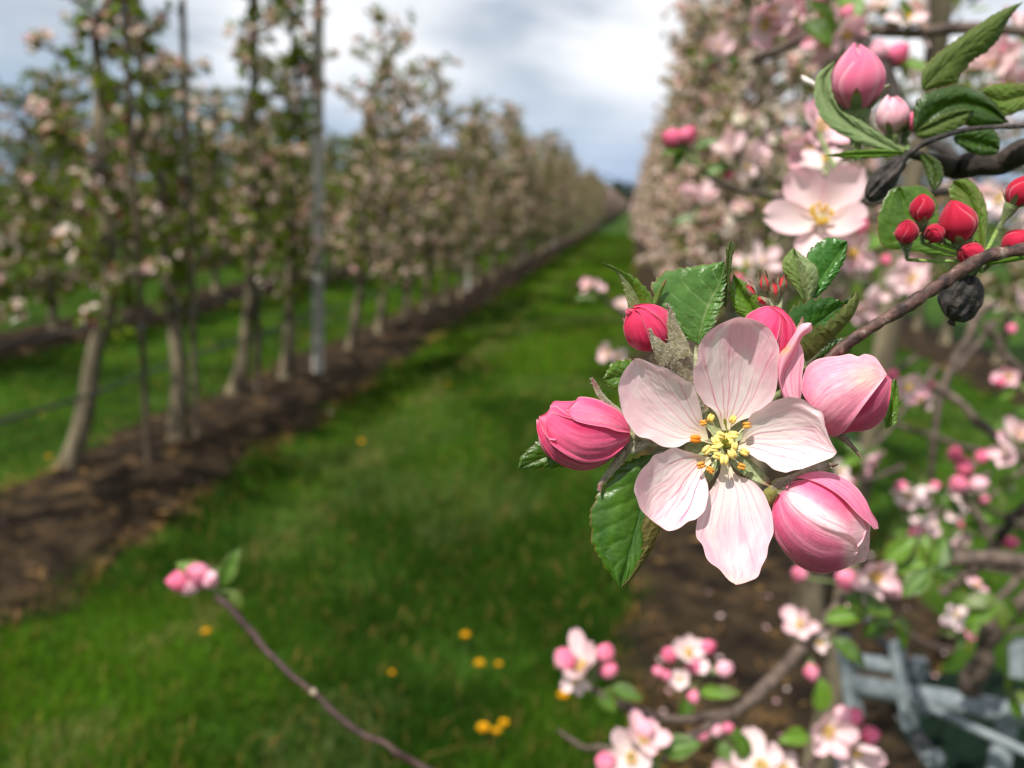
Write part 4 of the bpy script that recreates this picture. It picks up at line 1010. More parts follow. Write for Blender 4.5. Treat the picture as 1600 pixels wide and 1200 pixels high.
wrap_petal(be, EE, [(1274, 640), (1258, 622), (1252, 604), (1259, 576), (1273, 563), (1292, 558), (1312, 556), (1328, 553), (1341, 557), (1352, 553), (1367, 558), (1377, 571), (1386, 585)],
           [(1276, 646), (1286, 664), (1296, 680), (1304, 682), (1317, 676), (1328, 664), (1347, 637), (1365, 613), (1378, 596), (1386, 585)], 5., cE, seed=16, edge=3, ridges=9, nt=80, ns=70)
# rolled petal: inner face, then the roll in front of it
def cD(t, s, P, st): return mixc([.80, .34, .46], [.84, .50, .58], st)
def flat_sheet(parent, L, R, w, colfn, seed, ridges=5, bulge=4, nt=50, ns=36, D=D0, mat=None, name='petal', vcol=(.60, .07, .22)):
    P, t, s, wid = lerp_grid(L, R, nt, ns)
    ww = np.interp(t, np.linspace(0, 1, len(w)), w) + bulge * np.sin(np.pi * s)
    v = vein_field(t, s, wid, seed, ridges, 1., .95, .8)
    st = vn(s * 7 + seed, t * 2, seed)
    c = mixc(colfn(t, s, P, st), np.array(vcol), np.clip(v * .8, 0, 1))
    return part(name, cw(np.concatenate([P, ww[..., None]], -1), D), grid_faces(nt, ns), mat or M_PETAL, parent, c.reshape(-1, 3))
flat_sheet(be, [(1240, 628), (1224, 621), (1217, 600), (1217, 585), (1227, 565), (1238, 548), (1248, 534)], [(1250, 626), (1252, 618), (1253, 593), (1256, 567), (1255, 550), (1252, 540), (1248, 534)], [-16, -14, -12], cD, 40)
def cD2(t, s, P, st):
    c = mixc([.76, .16, .30], [.84, .42, .50], np.clip(st * .9 + .25 * t, 0, 1))
    c = mixc(c, [.85, .36, .10], .8 * np.exp(-(((P[..., 0] - 1228) + (P[..., 1] - 547) * .6) / 7) ** 2 - ((P[..., 1] - 547) / 9) ** 2))
    return mixc(c, PALE, sstep(.8, 1, t) * .8)
flat_sheet(be, [(1224, 621), (1217, 600), (1214, 582), (1214, 566), (1217, 554), (1228, 541), (1240, 523), (1250, 508), (1262, 504), (1268, 505)],
           [(1225, 618), (1221, 595), (1227, 578), (1237, 563), (1246, 545), (1253, 528), (1260, 522), (1268, 517), (1269, 512), (1268, 505)], [-10, -4, 0, 2, -2], cD2, 41, ridges=2, bulge=9, vcol=(.72, .2, .32))
px_tube(be, [(1300, 672, -38, 16), (1290, 664, -40, 17), (1276, 652, -40, 13), (1255, 640, -40, 8), (1215, 632, -36, 6.5), (1180, 648, -32, 7)], M_FUZZY, 'receptacle', (.17, .17, .09))
strip(be, [(1305, 675, -26, 8), (1318, 684, -24, 6), (1328, 694, -24, 4), (1338, 705, -23, 3), (1345, 715, -22, 1)], 'sepal', M_FUZZY, np.array([.12, .10, .07]), np.array([.2, .15, .11]), seed=33, fuzz=150, tipc=np.array([.16, .02, .03]))

# --- big bud, lower right
bf = empty('flower_bud', cw([(1222, 768, -4)])[0], spray)
EF = (1284, 817, -4, 84, 73, 70, math.radians(30))
def cF(mode):
    def f(t, s, P, st):
        c = mixc([.72, .085, .22], [.81, .27, .40], np.clip(st * 1.2 - .1, 0, 1))
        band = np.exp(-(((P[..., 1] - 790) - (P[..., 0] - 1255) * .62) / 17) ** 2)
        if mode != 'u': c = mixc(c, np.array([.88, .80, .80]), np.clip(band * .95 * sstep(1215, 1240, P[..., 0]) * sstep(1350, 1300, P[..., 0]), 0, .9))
        if mode == 'l':
            c = mixc(c, np.array([.60, .05, .20]), .75 * sstep(855, 898, P[..., 1]))
            c = mixc(c, np.array([.86, .62, .62]), .8 * sstep(1308, 1336, P[..., 0]))
        if mode == 'm': c = mixc(c, np.array([.85, .60, .62]), .7 * sstep(1320, 1345, P[..., 0]))
        if mode == 'u': c = mixc([.72, .11, .26], [.81, .27, .40], np.clip(st * 1.2 - .1 + .3 * sstep(790, 745, P[..., 1]), 0, 1))
        c = mixc(c, np.array([.66, .06, .20]), .5 * np.exp(-(((P[..., 0] - 1222) / 14) ** 2 + ((P[..., 1] - 770) / 10) ** 2)))
        return c
    return f
bud_core(bf, EF, cF('m'), 6, shrink=7)
wrap_petal(bf, EF, [(1300, 880), (1325, 884), (1342, 880), (1353, 876), (1358, 862)], [(1330, 800), (1348, 815), (1358, 832), (1359, 845), (1358, 862)], -6., cF('m'), seed=49, edge=2, ridges=3)
wrap_petal(bf, EF, [(1222, 765), (1240, 752), (1270, 752), (1300, 766), (1325, 786), (1345, 808), (1355, 826)], [(1216, 778), (1235, 830), (1270, 850), (1300, 862), (1325, 866), (1345, 850), (1355, 826)], -1., cF('m'), seed=50, edge=3, ridges=5)
wrap_petal(bf, EF, [(1218, 772), (1208, 790), (1205, 820), (1211, 840), (1224, 861), (1240, 878), (1260, 891), (1283, 896), (1313, 891), (1332, 881), (1341, 862)],
           [(1222, 768), (1240, 788), (1262, 806), (1285, 820), (1305, 828), (1318, 832), (1330, 837), (1338, 846), (1341, 862)], 2., cF('l'), seed=51, edge=4, ridges=9, nt=80, ns=70)
wrap_petal(bf, EF, [(1226, 762), (1245, 746), (1265, 738), (1290, 737), (1315, 745), (1337, 760), (1352, 780), (1360, 797), (1370, 813), (1373, 826)],
           [(1230, 762), (1242, 748), (1265, 750), (1290, 760), (1315, 777), (1337, 800), (1350, 812), (1360, 820), (1366, 827), (1373, 826)], 5., cF('u'), seed=52, edge=3, tipw=4, ridges=5)
px_tube(bf, [(1238, 778, -4, 22), (1226, 766, -4, 22), (1212, 768, -6, 17), (1200, 782, -12, 13), (1193, 790, -18, 9), (1180, 780, -30, 7), (1155, 720, -34, 7)], M_FUZZY, 'receptacle', (.20, .19, .05))
for k, pts in enumerate([[(1206, 764, 6, 4), (1216, 760, 12, 8), (1228, 752, 14, 7), (1246, 745, 6, 7), (1268, 735, -4, 7), (1290, 728, -12, 6), (1302, 727, -12, 3), (1310, 725, -10, 1.2)],
                         [(1222, 775, 14, 9), (1229, 762, 17, 6), (1233, 753, 18, 3), (1230, 748, 18, 1)]]):
    strip(bf, pts, 'sepal', M_FUZZY, np.array([.16, .13, .09]), np.array([.36, .32, .24]), seed=60 + k, fuzz=240, tipc=np.array([.10, .05, .03]))

# --- leaves of the spray
UND = (np.array([.085, .070, .018]), np.array([.13, .12, .03]), np.array([.17, .15, .05]))
DG = (np.array([.062, .150, .013]), np.array([.026, .080, .008]), np.array([.020, .062, .008]))
leaf(spray, z3([(1040, 712), (1020, 745), (1000, 800), (985, 855), (975, 895), (969, 919)], [-26, -14, -10, -8, -6]),
     z3([(1036, 705), (1004, 711), (979, 722), (962, 734), (942, 763), (929, 780), (920, 805), (923, 830), (929, 857), (940, 878), (952, 897), (962, 912), (969, 919)], [-22, -8, 0, -2, -6]),
     z3([(1050, 730), (1048, 780), (1033, 823), (1022, 852), (1002, 885), (984, 909), (969, 919)], [-26, -14, -8, -6]), teeth=17, amp=6, quilt=2.4, cols=DG, bulge=(6, 2), seed=1,
     flap=z3([(1030, 765), (1010, 800), (1003, 818), (1004, 840), (1003, 862), (994, 884), (984, 900), (969, 919)], [-14, 2, 2, -4]), flapw=4, flapcols=UND)
LG2 = (np.array([.080, .180, .030]), np.array([.045, .125, .015]), np.array([.28, .36, .16]))
leaf(spray, z3([(1090, 540), (1098, 504), (1110, 472), (1126, 440), (1133, 408)], [-30, -34, -38, -40]),
     z3([(1088, 534), (1072, 529), (1056, 514), (1040, 490), (1024, 468), (1014, 450), (1020, 438), (1030, 428), (1048, 420), (1072, 417), (1100, 413), (1133, 408)], [-32, -26, -30, -36, -42]),
     z3([(1098, 530), (1112, 512), (1124, 492), (1131, 464), (1134, 432), (1133, 408)], [-28, -20, -20, -26, -38]), teeth=14, amp=9, cols=LG2, bulge=(4, 2), seed=2)
px_tube(spray, [(1090, 540, -30, 4.5), (1088, 565, -32, 4.5), (1092, 600, -34, 5), (1120, 660, -34, 6)], M_FUZZY, 'leaf_stalk', (.42, .42, .26))
leaf(spray, z3([(1134, 480), (1136, 440), (1138, 405), (1142, 376)], [-42, -42, -40, -38]), z3([(1130, 478), (1131, 440), (1134, 408), (1135, 386), (1142, 376)], -44), z3([(1136, 478), (1141, 440), (1144, 405), (1149, 384), (1142, 376)], -38), teeth=7, amp=2,
     cols=(OLIVE * .7, GREEN2, np.array([.14, .15, .07])), seed=3)
leaf(spray, z3([(1006, 492), (996, 464), (982, 440), (966, 423), (938, 410)], [-26, -18, -14, -10]), z3([(982, 486), (977, 462), (971, 444), (964, 428), (950, 418), (938, 410)], [-22, -16, -12]),
     z3([(1026, 484), (1021, 468), (1010, 450), (996, 437), (976, 425), (958, 416), (938, 410)], [-20, -8, -8]), teeth=8, amp=3, cols=(np.array([.19, .22, .10]), np.array([.13, .17, .06]), np.array([.22, .25, .13])), colsR=(GREEN1 * 1.2, GREEN1 * .8, np.array([.10, .2, .04])), seed=4)
strip(spray, [(1020, 482, -20, 5), (1026, 466, -18, 5), (1033, 450, -16, 3.5), (1041, 437, -14, 1)], 'stipule', M_LEAF, OLIVE, GREEN1, seed=5, tipc=np.array([.22, .07, .03]))
leaf(spray, z3([(1020, 600), (990, 592), (965, 590), (941, 593)], -30), z3([(1018, 578), (988, 563), (973, 561), (960, 565), (950, 577), (941, 593)], [-30, -24]), z3([(1015, 612), (985, 612), (962, 609), (950, 603), (941, 593)], [-30, -24]), teeth=8, amp=4, cols=(GREEN1 * 1.1, GREEN2 * 1.3, np.array([.14, .22, .08])), seed=6)
leaf(spray, z3([(930, 700), (890, 708), (850, 715), (810, 733)], -40), z3([(925, 672), (880, 680), (842, 689), (826, 700), (812, 718), (810, 733)], -36), z3([(925, 722), (880, 730), (835, 731), (810, 733)], -40), teeth=9, amp=4, cols=(GREEN1 * .8, GREEN2, OLIVE), seed=7)
# folded leaf right of the hot pink bud
leaf(spray, z3([(1232, 545), (1258, 520), (1290, 496), (1320, 470), (1340, 454)], [-66, -68, -64, -56]), z3([(1222, 520), (1231, 487), (1250, 475), (1268, 468), (1288, 463), (1301, 465), (1320, 470), (1340, 454)], [-62, -58, -56, -54]),
     z3([(1240, 575), (1262, 564), (1278, 552), (1302, 529), (1320, 510), (1334, 492), (1343, 470), (1340, 454)], [-66, -56, -50, -52]), teeth=10, amp=8, cols=(np.array([.045, .14, .016]), np.array([.022, .075, .010]), np.array([.08, .16, .04])), bulge=(3, -4), seed=8,
     flap=z3([(1228, 552), (1250, 520), (1268, 511), (1287, 508), (1301, 501), (1307, 490), (1322, 472), (1340, 454)], [-48, -38, -36, -46]), flapw=6, flapcols=(np.array([.075, .095, .018]), np.array([.11, .125, .03]), np.array([.15, .16, .05])))
leaf(spray, z3([(1268, 566), (1295, 556), (1318, 542), (1334, 530)], -60), z3([(1272, 560), (1296, 534), (1318, 526), (1334, 530)], -56), z3([(1275, 572), (1305, 566), (1328, 550), (1334, 530)], -60), teeth=8, amp=3, cols=(GREEN2 * .8, GREEN2 * .5, GREEN2), seed=9)
leaf(spray, z3([(1384, 670), (1392, 640), (1398, 612), (1400, 592)], -56), z3([(1380, 650), (1384, 620), (1394, 596), (1400, 592)], -56), z3([(1402, 662), (1405, 630), (1404, 606), (1400, 592)], -52), teeth=6, amp=3, cols=(GREEN1, GREEN1 * 1.4, OLIVE), seed=10)
leaf(spray, z3([(1185, 500), (1172, 476), (1158, 456), (1146, 428)], -74), z3([(1168, 500), (1148, 484), (1140, 456), (1146, 428)], -70), z3([(1196, 488), (1186, 466), (1170, 446), (1146, 428)], -68), teeth=7, amp=3, cols=(GREEN1 * 1.5, GREEN1, GREEN1 * 1.8), bulge=(6, 6), seed=11)
leaf(spray, z3([(1268, 466), (1284, 436), (1302, 408), (1324, 377)], [-76, -72, -70]), z3([(1262, 462), (1256, 430), (1258, 402), (1279, 378), (1298, 371), (1324, 377)], [-74, -66, -66]), z3([(1276, 466), (1300, 441), (1316, 415), (1324, 390), (1324, 377)], [-74, -66, -66]), teeth=9, amp=3.5, cols=(np.array([.06, .19, .03]), np.array([.04, .13, .016]), np.array([.16, .30, .09])), bulge=(5, 5), seed=12)
leaf(spray, z3([(1258, 470), (1252, 440), (1246, 412), (1240, 387)], [-72, -58, -52, -54]), z3([(1250, 462), (1228, 432), (1222, 411), (1232, 394), (1240, 387)], -60), z3([(1268, 466), (1278, 442), (1276, 418), (1258, 402), (1240, 387)], [-66, -52, -54]), teeth=5, amp=1.5,
     cols=(np.array([.17, .24, .07]), np.array([.10, .16, .03]), np.array([.2, .26, .1])), colsR=(np.array([.25, .31, .15]), np.array([.18, .24, .09]), np.array([.3, .34, .2])), bulge=(5, 7), seed=13, mats=(M_LEAFU,))
# tight cluster of unopened buds behind the hot pink bud
for k, (x, y, L, dx_, dy_) in enumerate([(1178, 462, 26, -.5, -.75), (1196, 452, 30, -.15, -.95), (1222, 452, 26, .1, -.95), (1198, 474, 22, -.8, -.45), (1212, 462, 26, -.1, -.9)]):
    t = empty('flower_bud', cw([(x, y, -72)])[0], spray)
    ax = np.array([dx_, dy_, .45]); ax /= np.linalg.norm(ax)
    b = np.array([x, y, -74.])
    V, F = tube(crv([b - ax * L * .1, b + ax * L * .3, b + ax * L * .62, b + ax * L * .85], 9), np.array([3, 6, 7.5, 8, 7.5, 6.5, 5, 3.2, 1.2]), 10)
    part('petal', cw(V), F, M_BUD, t, np.array([.62, .05, .06]))
    x1 = np.cross(ax, [0, 0, 1.]); x1 /= np.linalg.norm(x1); y1 = np.cross(ax, x1)
    for q in range(5):
        a = q * 1.2566 + k; rd = x1 * math.cos(a) + y1 * math.sin(a); rs_ = -x1 * math.sin(a) + y1 * math.cos(a)
        tt_ = np.linspace(0, 1, 9)[:, None]; u = np.linspace(-1, 1, 5)[None]
        Rr = 3 + 7 * np.sin(np.pi * (.12 + .72 * tt_)); hw = 5.2 * (1 - tt_) ** .7
        P = b + ax * (L * (-.05 + 1.12 * tt_))[..., None] + rd * (Rr - .06 * (u * hw) ** 2)[..., None] + rs_ * (u * hw)[..., None]
        c = mixc([.22, .22, .11], [.34, .30, .20], vn(tt_ * 5 + k, u * 2 + q, q)); c = mixc(c, [.24, .04, .04], sstep(.62, 1, tt_) + 0 * u)
        part('sepal', cw(P), grid_faces(9, 5), M_FUZZY, t, c.reshape(-1, 3))
    px_tube(t, [(*(b - ax * 1), 4.5), (*(b - ax * 14), 3.5), (1216, 500, -72, 4)], M_FUZZY, 'stalk', (.26, .29, .15), n=12)
px_tube(spray, [(1216, 496, -72, 7), (1226, 530, -66, 7), (1246, 575, -56, 7), (1268, 592, -48, 6)], M_FUZZY, 'spur', (.10, .12, .05), n=16)
px_tube(spray, [(1262, 470, -74, 5), (1256, 500, -72, 5), (1250, 540, -66, 5), (1256, 580, -54, 5)], M_FUZZY, 'leaf_stalk', (.14, .17, .06), n=16)

# --- red buds on the spur further along the same twig
DR = .186
for k, (x, y, rad, ax, kind) in enumerate([(1499, 352, 34, (-.35, .85, .35), 'red'), (1440, 329, 22, (-.25, .85, .45), 'red'), (1416, 366, 21, (-.3, .6, .6), 'red'), (1462, 366, 18, (-.7, .2, .7), 'red'), (1520, 398, 23, (-.75, .15, .5), 'red'), (1591, 304, 25, (.35, .85, .3), 'red'), (1584, 382, 24, (.5, .6, .5), 'red')]):
    c = world_pt(x, y, DR); a = cdir(ax[0], ax[1], ax[2]); L = 2.05 * rad * DR / FPX
    b = put_bud(spray, c - a * L * .38, a, L, kind, k * 1.3)
    base = c - a * L * .38 - a * L * .7; hub = world_pt(1536, 404, DR)
    mid = base * .5 + hub * .5 - a * .001
    V, F = tube(crv([base, base - a * L * .12, mid, hub], 12), np.linspace(L * .07, L * .055, 12), 8); part('stalk', V, F, M_FUZZY, b, np.array([.20, .30, .07]))
leaf(spray, z3([(1500, 392), (1460, 380), (1420, 340), (1405, 292)], -30), z3([(1490, 402), (1420, 392), (1378, 384), (1372, 340), (1388, 300), (1405, 292)], -24), z3([(1500, 385), (1470, 350), (1462, 310), (1440, 290), (1405, 292)], -30), cols=(GREEN1, GREEN2 * 1.3, GREEN1 * 1.5), seed=15, D=DR + .01, amp=2)
leaf(spray, z3([(1535, 395), (1528, 350), (1515, 310), (1490, 282)], -40), z3([(1520, 390), (1496, 340), (1482, 300), (1490, 282)], -40), z3([(1540, 390), (1543, 330), (1530, 295), (1510, 280), (1490, 282)], -34), cols=(OLIVE * 1.3, GREEN1 * 1.2, OLIVE * 1.6), seed=16, D=DR + .008, amp=2)
strip(spray, [(1540, 410, 0, 4), (1570, 406, 4, 5), (1600, 400, 6, 6), (1640, 392, 8, 4)], 'leaf', M_LEAF, GREEN1 * 1.3, GREEN1, D=DR, seed=17)

# ------------------------------------------------------------------ branches out of focus
def stalk(parent, p0, p1, r0, r1, col=(.16, .22, .07), sag=0.):
    p0 = np.asarray(p0); p1 = np.asarray(p1); m = (p0 + p1) / 2 + np.array([0, 0, -sag])
    V, F = tube(crv([p0, m, p1], 8), np.linspace(r0, r1, 8), 7); return part('stalk', V, F, M_STALK, parent, np.array(col))
def truss(parent, hub, D, items, seed=0):
    """items round a spur at hub=(px,py): flowers, buds, leaves, each tied to it by a stalk"""
    h = world_pt(hub[0], hub[1], D); S = D / FPX; r = random.Random(seed + int(hub[0]))
    for it in items:
        k, x, y, d, size = it[:5]; opt = it[5] if len(it) > 5 else None; dz = it[6] if len(it) > 6 else 0.
        dd = cdir(*d); p = world_pt(x, y, D - dz * S)
        if k == 'f':
            b = put_flower(parent, p, dd, size * S, opt or 0, r.uniform(0, 6))
            stalk(b, h, p, .0008, .0012)
        elif k == 'b':
            b = put_bud(parent, p - dd * size * S * .4, dd, size * S, opt or 'pink', r.uniform(0, 6))
            stalk(b, h, p - dd * size * S * 1.05, .0008, .0008)
        else:
            up = cdir(r.uniform(-.5, .5), .7, .8)
            put_leaf(parent, p, dd, up, size * S, opt if opt is not None else r.randrange(4), r.uniform(.8, 1.2))
            stalk(parent, h, p, .0007, .0006)
def auto_truss(parent, px, py, D, nf, nb, nl, seed, size=26, budk=('pink', 'hot'), down=False, spread=1.0):
    r = random.Random(seed); it = []
    for k in range(nf):
        a = r.uniform(0, 6.28); q = size * .7 * spread * (.4 + .6 * r.random())
        it.append(('f', px + q * math.cos(a), py + q * math.sin(a) * .8, (math.cos(a) * .7, -math.sin(a) * .6 + .15, r.uniform(.2, 1.)), size * r.uniform(.85, 1.1), r.randrange(4), r.uniform(-10, 15)))
    for k in range(nb):
        a = r.uniform(0, 6.28); q = size * spread * (.7 + .6 * r.random())
        it.append(('b', px + q * math.cos(a), py + q * math.sin(a) * .8, (math.cos(a), -math.sin(a) + .3, .5), size * r.uniform(.65, .95), r.choice(budk), r.uniform(-10, 15)))
    for k in range(nl):
        a = r.uniform(0, 6.28)
        it.append(('l', px + 4 * math.cos(a), py + 4 * math.sin(a) + 10, (math.cos(a), -math.sin(a) * .7, r.uniform(-.3, .6)), size * r.uniform(1.2, 1.9)))
    truss(parent, (px, py + 14), D, it, seed)

# low branch in front of the right row
lb = thing('apple_branch', world_pt(1320, 935, .68), 'low grey branch with four pink and white trusses above the bare soil', 'branch')
wood(lb, wpts([(1345, 905, .70, 20), (1310, 945, .68, 20), (1262, 1000, .66, 19), (1215, 1058, .64, 20), (1180, 1092, .63, 22), (1150, 1112, .62, 18), (1100, 1122, .61, 15), (1055, 1124, .60, 14), (1000, 1112, .59, 13), (950, 1092, .58, 13), (925, 1075, .58, 12)], .6), seed=2, n=70, wob=.18)
wood(lb, wpts([(1150, 1112, .62, 13), (1100, 1140, .60, 11), (1060, 1160, .58, 10), (1035, 1190, .56, 9)], .6), 'side_shoot', seed=3)
wood(lb, wpts([(1060, 1168, .58, 8), (990, 1170, .60, 9), (930, 1168, .60, 10), (895, 1160, .60, 9), (872, 1140, .60, 6)], .6), 'side_shoot', seed=4)
truss(lb, (930, 1085), .58, [('f', 912, 1046, (-.25, .5, .5), 40, 2), ('f', 902, 1060, (-.5, -.1, .8), 30, 1), ('b', 884, 1034, (-.4, .85, .2), 42, 'pink'), ('b', 944, 1024, (.35, .8, .3), 36, 'pink'), ('b', 948, 1048, (.6, .5, .5), 34, 'pink'), ('l', 955, 1075, (.7, -.1, .3), 50, 0), ('l', 935, 1080, (.5, -.5, .3), 40, 1)])
truss(lb, (1075, 1095), .62, [('f', 1074, 1024, (.05, .6, .7), 34, 1), ('b', 1048, 1024, (-.7, .55, .4), 30, 'hot'), ('b', 1104, 1012, (.5, .7, .4), 28, 'hot'), ('b', 1082, 1040, (.1, -.2, .9), 30, 'pink'), ('b', 1030, 1050, (-.8, .3, .4), 22, 'pink'), ('b', 1042, 1056, (-.5, .2, .7), 22, 'pink'), ('f', 1062, 1060, (-.2, .2, .9), 18, 1), ('b', 1082, 1085, (.1, -.6, .7), 24, 'pink'), ('b', 1128, 1046, (.8, .35, .3), 30, 'pale'), ('l', 1095, 1080, (.6, .1, .5), 46, 3), ('l', 1075, 1085, (-.2, -.8, .4), 44, 0), ('l', 1110, 1085, (.9, .3, .3), 44, 2)])
truss(lb, (1030, 1200), .55, [('f', 985, 1180, (-.1, .2, .9), 44, 1), ('f', 1000, 1160, (.3, .7, .5), 38, 3), ('b', 950, 1192, (-.8, .2, .5), 40, 'pink'), ('b', 1008, 1142, (.2, .9, .3), 36, 'pale'), ('l', 1035, 1175, (.8, .4, .3), 60, 0)])
truss(lb, (1130, 1165), .75, [('b', 1098, 1148, (-.6, .3, .6), 26, 'pink'), ('b', 1120, 1142, (.2, .6, .6), 24, 'pale'), ('b', 1136, 1138, (.7, .3, .6), 20, 'pink'), ('l', 1125, 1160, (.3, -.6, .6), 40, 0), ('l', 1140, 1150, (.8, .2, .5), 36, 3)])
truss(lb, (1255, 1012), .66, [('f', 1250, 980, (-.25, .55, .6), 30, 3), ('f', 1275, 1004, (.3, .2, .8), 22, 1), ('b', 1267, 1046, (.1, -.9, .3), 30, 'pink'), ('l', 1300, 1000, (.7, -.4, .4), 60, 0), ('l', 1290, 970, (.8, .3, .3), 64, 3), ('l', 1282, 1060, (.1, -.8, .4), 46, 3)])
truss(lb, (1345, 915), .66, [('f', 1362, 900, (.0, .1, 1.), 42, 3), ('b', 1325, 905, (-.8, .1, .5), 40, 'pink'), ('b', 1388, 918, (.7, -.4, .6), 36, 'pale'), ('b', 1250, 898, (-.4, .3, .7), 30, 'pink'), ('l', 1320, 935, (.7, -.1, .5), 70, 0), ('l', 1385, 880, (.5, .7, .3), 60, 3), ('l', 1395, 890, (.9, .25, .2), 70, 3)])

# bottom truss group on its own shoot
bs = thing('apple_branch', world_pt(1260, 1230, .58), 'short shoot with two open yellow-centred blossoms and hot pink buds beside the steel frame', 'branch')
wood(bs, wpts([(1180, 1290, .58, 18), (1230, 1240, .58, 16), (1275, 1185, .58, 12), (1290, 1160, .58, 8)], .58), seed=6, n=24)
truss(bs, (1290, 1165), .58, [('f', 1292, 1138, (-.2, .1, .95), 42, 3), ('f', 1330, 1165, (.25, -.2, .9), 42, 2), ('b', 1332, 1122, (.4, .7, .5), 32, 'hot'), ('b', 1354, 1150, (.8, .3, .4), 34, 'hot'), ('b', 1315, 1120, (.1, .9, .4), 34, 'pale'), ('l', 1262, 1150, (-.8, .1, .4), 52, 3), ('l', 1282, 1110, (-.1, .9, .3), 46, 3)])
truss(bs, (1205, 1262), .58, [('f', 1186, 1196, (.0, .5, .8), 46, 1), ('f', 1150, 1215, (-.5, .2, .8), 38, 3), ('f', 1216, 1200, (.4, .3, .8), 36, 1), ('l', 1165, 1185, (-.3, .9, .2), 50, 0)])

# long bare twig with one pink truss, over the grass
lt = thing('apple_branch', world_pt(660, 1200, .50), 'long bare brown twig with one small pink truss hanging over the grass', 'branch')
wood(lt, wpts([(760, 1250, .48, 15), (660, 1198, .50, 12), (610, 1168, .50, 11), (560, 1142, .51, 12), (490, 1082, .52, 9), (440, 1040, .53, 9), (398, 994, .54, 10), (360, 952, .545, 12), (338, 930, .55, 9)], .5), seed=8, n=90, mat=M_THINTWIG, wob=.2)
for q in ((489, 1081, .5195),):
    c = world_pt(*q); V, F = tube([c - cdir(1, -.9, 0) * .002, c - cdir(1, -.9, 0) * .001, c + cdir(1, -.9, 0) * .001, c + cdir(1, -.9, 0) * .002], [.0015, .0021, .0021, .0015], 10); part('leaf_scar', V, F, M_STALK, lt, np.array([.40, .32, .24]))
truss(lt, (335, 928), .55, [('b', 290, 906, (-.9, .1, .3), 46, 'hot'), ('b', 312, 900, (-.35, .35, .75), 48, 'pink'), ('b', 304, 911, (-.7, -.4, .5), 38, 'pale'), ('b', 328, 905, (.4, .1, .8), 34, 'pale'), ('l', 322, 905, (-.7, .55, .2), 52, 3), ('l', 348, 915, (.35, .9, .1), 62, 0), ('l', 362, 922, (.4, -.6, .2), 34, 2)])

# near tree of the right row: trunk behind the spray, long limbs crossing the right side
rt = thing('apple_tree', (.52, 1.62, .03), 'nearest apple tree of the right row, bare pinkish trunk behind the fat pink buds', 'apple tree', RG)
base = world_pt(1352, 700, 1.66)
wood(rt, [(.45, 1.56, 0, .034), (.47, 1.58, .4, .027), (*(base + [0, 0, -.18]), .024), (*base, .023), (*(base + [.01, .01, .3]), .022), (*(base + [.03, .02, .7]), .019), (*(base + [.02, .03, 1.2]), .015), (*(base + [.04, .03, 1.8]), .008)], 'trunk', seed=12, n=60, mat=M_TRUNK)
for k, (lst, sd) in enumerate([
    ([(1560, 470, 1.0, 12), (1530, 493, 1.0, 14), (1495, 560, 1.0, 13), (1467, 625, 1.0, 12), (1460, 690, 1.0, 11), (1455, 760, 1.02, 9)], 1),
    ([(1462, 600, 1.0, 8), (1500, 630, .98, 13), (1545, 672, .97, 14), (1600, 712, .95, 14), (1650, 740, .93, 15)], 2),
    ([(1380, 655, 1.6, 8), (1450, 680, 1.4, 8), (1530, 705, 1.2, 9), (1610, 722, 1.1, 10)], 3),
    ([(1500, 768, .95, 9), (1530, 810, .93, 12), (1553, 850, .92, 13), (1600, 900, .9, 14)], 4),
    ([(1548, 860, .92, 9), (1575, 822, .9, 14), (1610, 785, .88, 16)], 5),
    ([(1400, 890, .85, 9), (1440, 880, .8, 16), (1520, 872, .78, 24), (1610, 878, .76, 27)], 6),
    ([(1470, 925, .8, 14), (1500, 905, .79, 16), (1530, 880, .78, 18)], 7),
    ([(1640, 900, .9, 26), (1590, 950, .92, 28), (1540, 1010, .95, 30), (1515, 1060, .98, 28), (1500, 1110, 1.0, 22)], 8),
    ([(1540, 505, 1.05, 14), (1575, 560, 1.05, 12), (1620, 600, 1.05, 12)], 9),
    ([(1285, 30, .62, 20), (1340, 70, .6, 26), (1375, 115, .58, 28), (1408, 165, .56, 26), (1450, 215, .5, 20), (1500, 250, .42, 14)], 10),
    ([(1180, 95, .75, 14), (1260, 60, .7, 18), (1330, 45, .68, 18), (1420, 52, .66, 17), (1520, 48, .64, 16), (1610, 52, .62, 16)], 11)]):
    wood(rt, wpts(lst, 1.), 'branch', seed=20 + sd, n=40, mat=M_DARKBARK if sd in (10, 5) else M_MIDBARK)
for args in [(1430, 755, .95, 2, 2, 1, 71, 27), (1420, 815, .98, 1, 2, 1, 72, 25), (1420, 588, .75, 1, 1, 0, 73, 30), (1592, 492, .9, 2, 1, 1, 74, 28), (1598, 700, .85, 2, 0, 0, 75, 32),
             (1520, 925, .9, 1, 0, 3, 77, 20), (1455, 880, .62, 0, 0, 5, 78, 32), (1560, 925, .85, 0, 0, 4, 79, 34), (1575, 640, 1.1, 0, 0, 3, 80, 26), (1590, 590, 1.2, 1, 1, 2, 81, 24),
             (1500, 800, .95, 0, 0, 3, 82, 24), (1395, 960, .7, 0, 0, 4, 83, 30), (1575, 1075, .9, 0, 0, 3, 84, 26), (1560, 760, 1., 0, 0, 3, 85, 24)]:
    auto_truss(rt, *args)
truss(rt, (1512, 768), .93, [('b', 1498, 758, (-.6, .2, .7), 34, 'pink'), ('b', 1524, 756, (.6, .1, .7), 34, 'pale'), ('b', 1508, 732, (-.1, .9, .4), 32, 'hot'), ('b', 1492, 712, (-.3, .9, .3), 26, 'hot'), ('b', 1533, 716, (.4, .8, .3), 24, 'hot'), ('b', 1576, 848, (.6, .2, .6), 26, 'hot')])
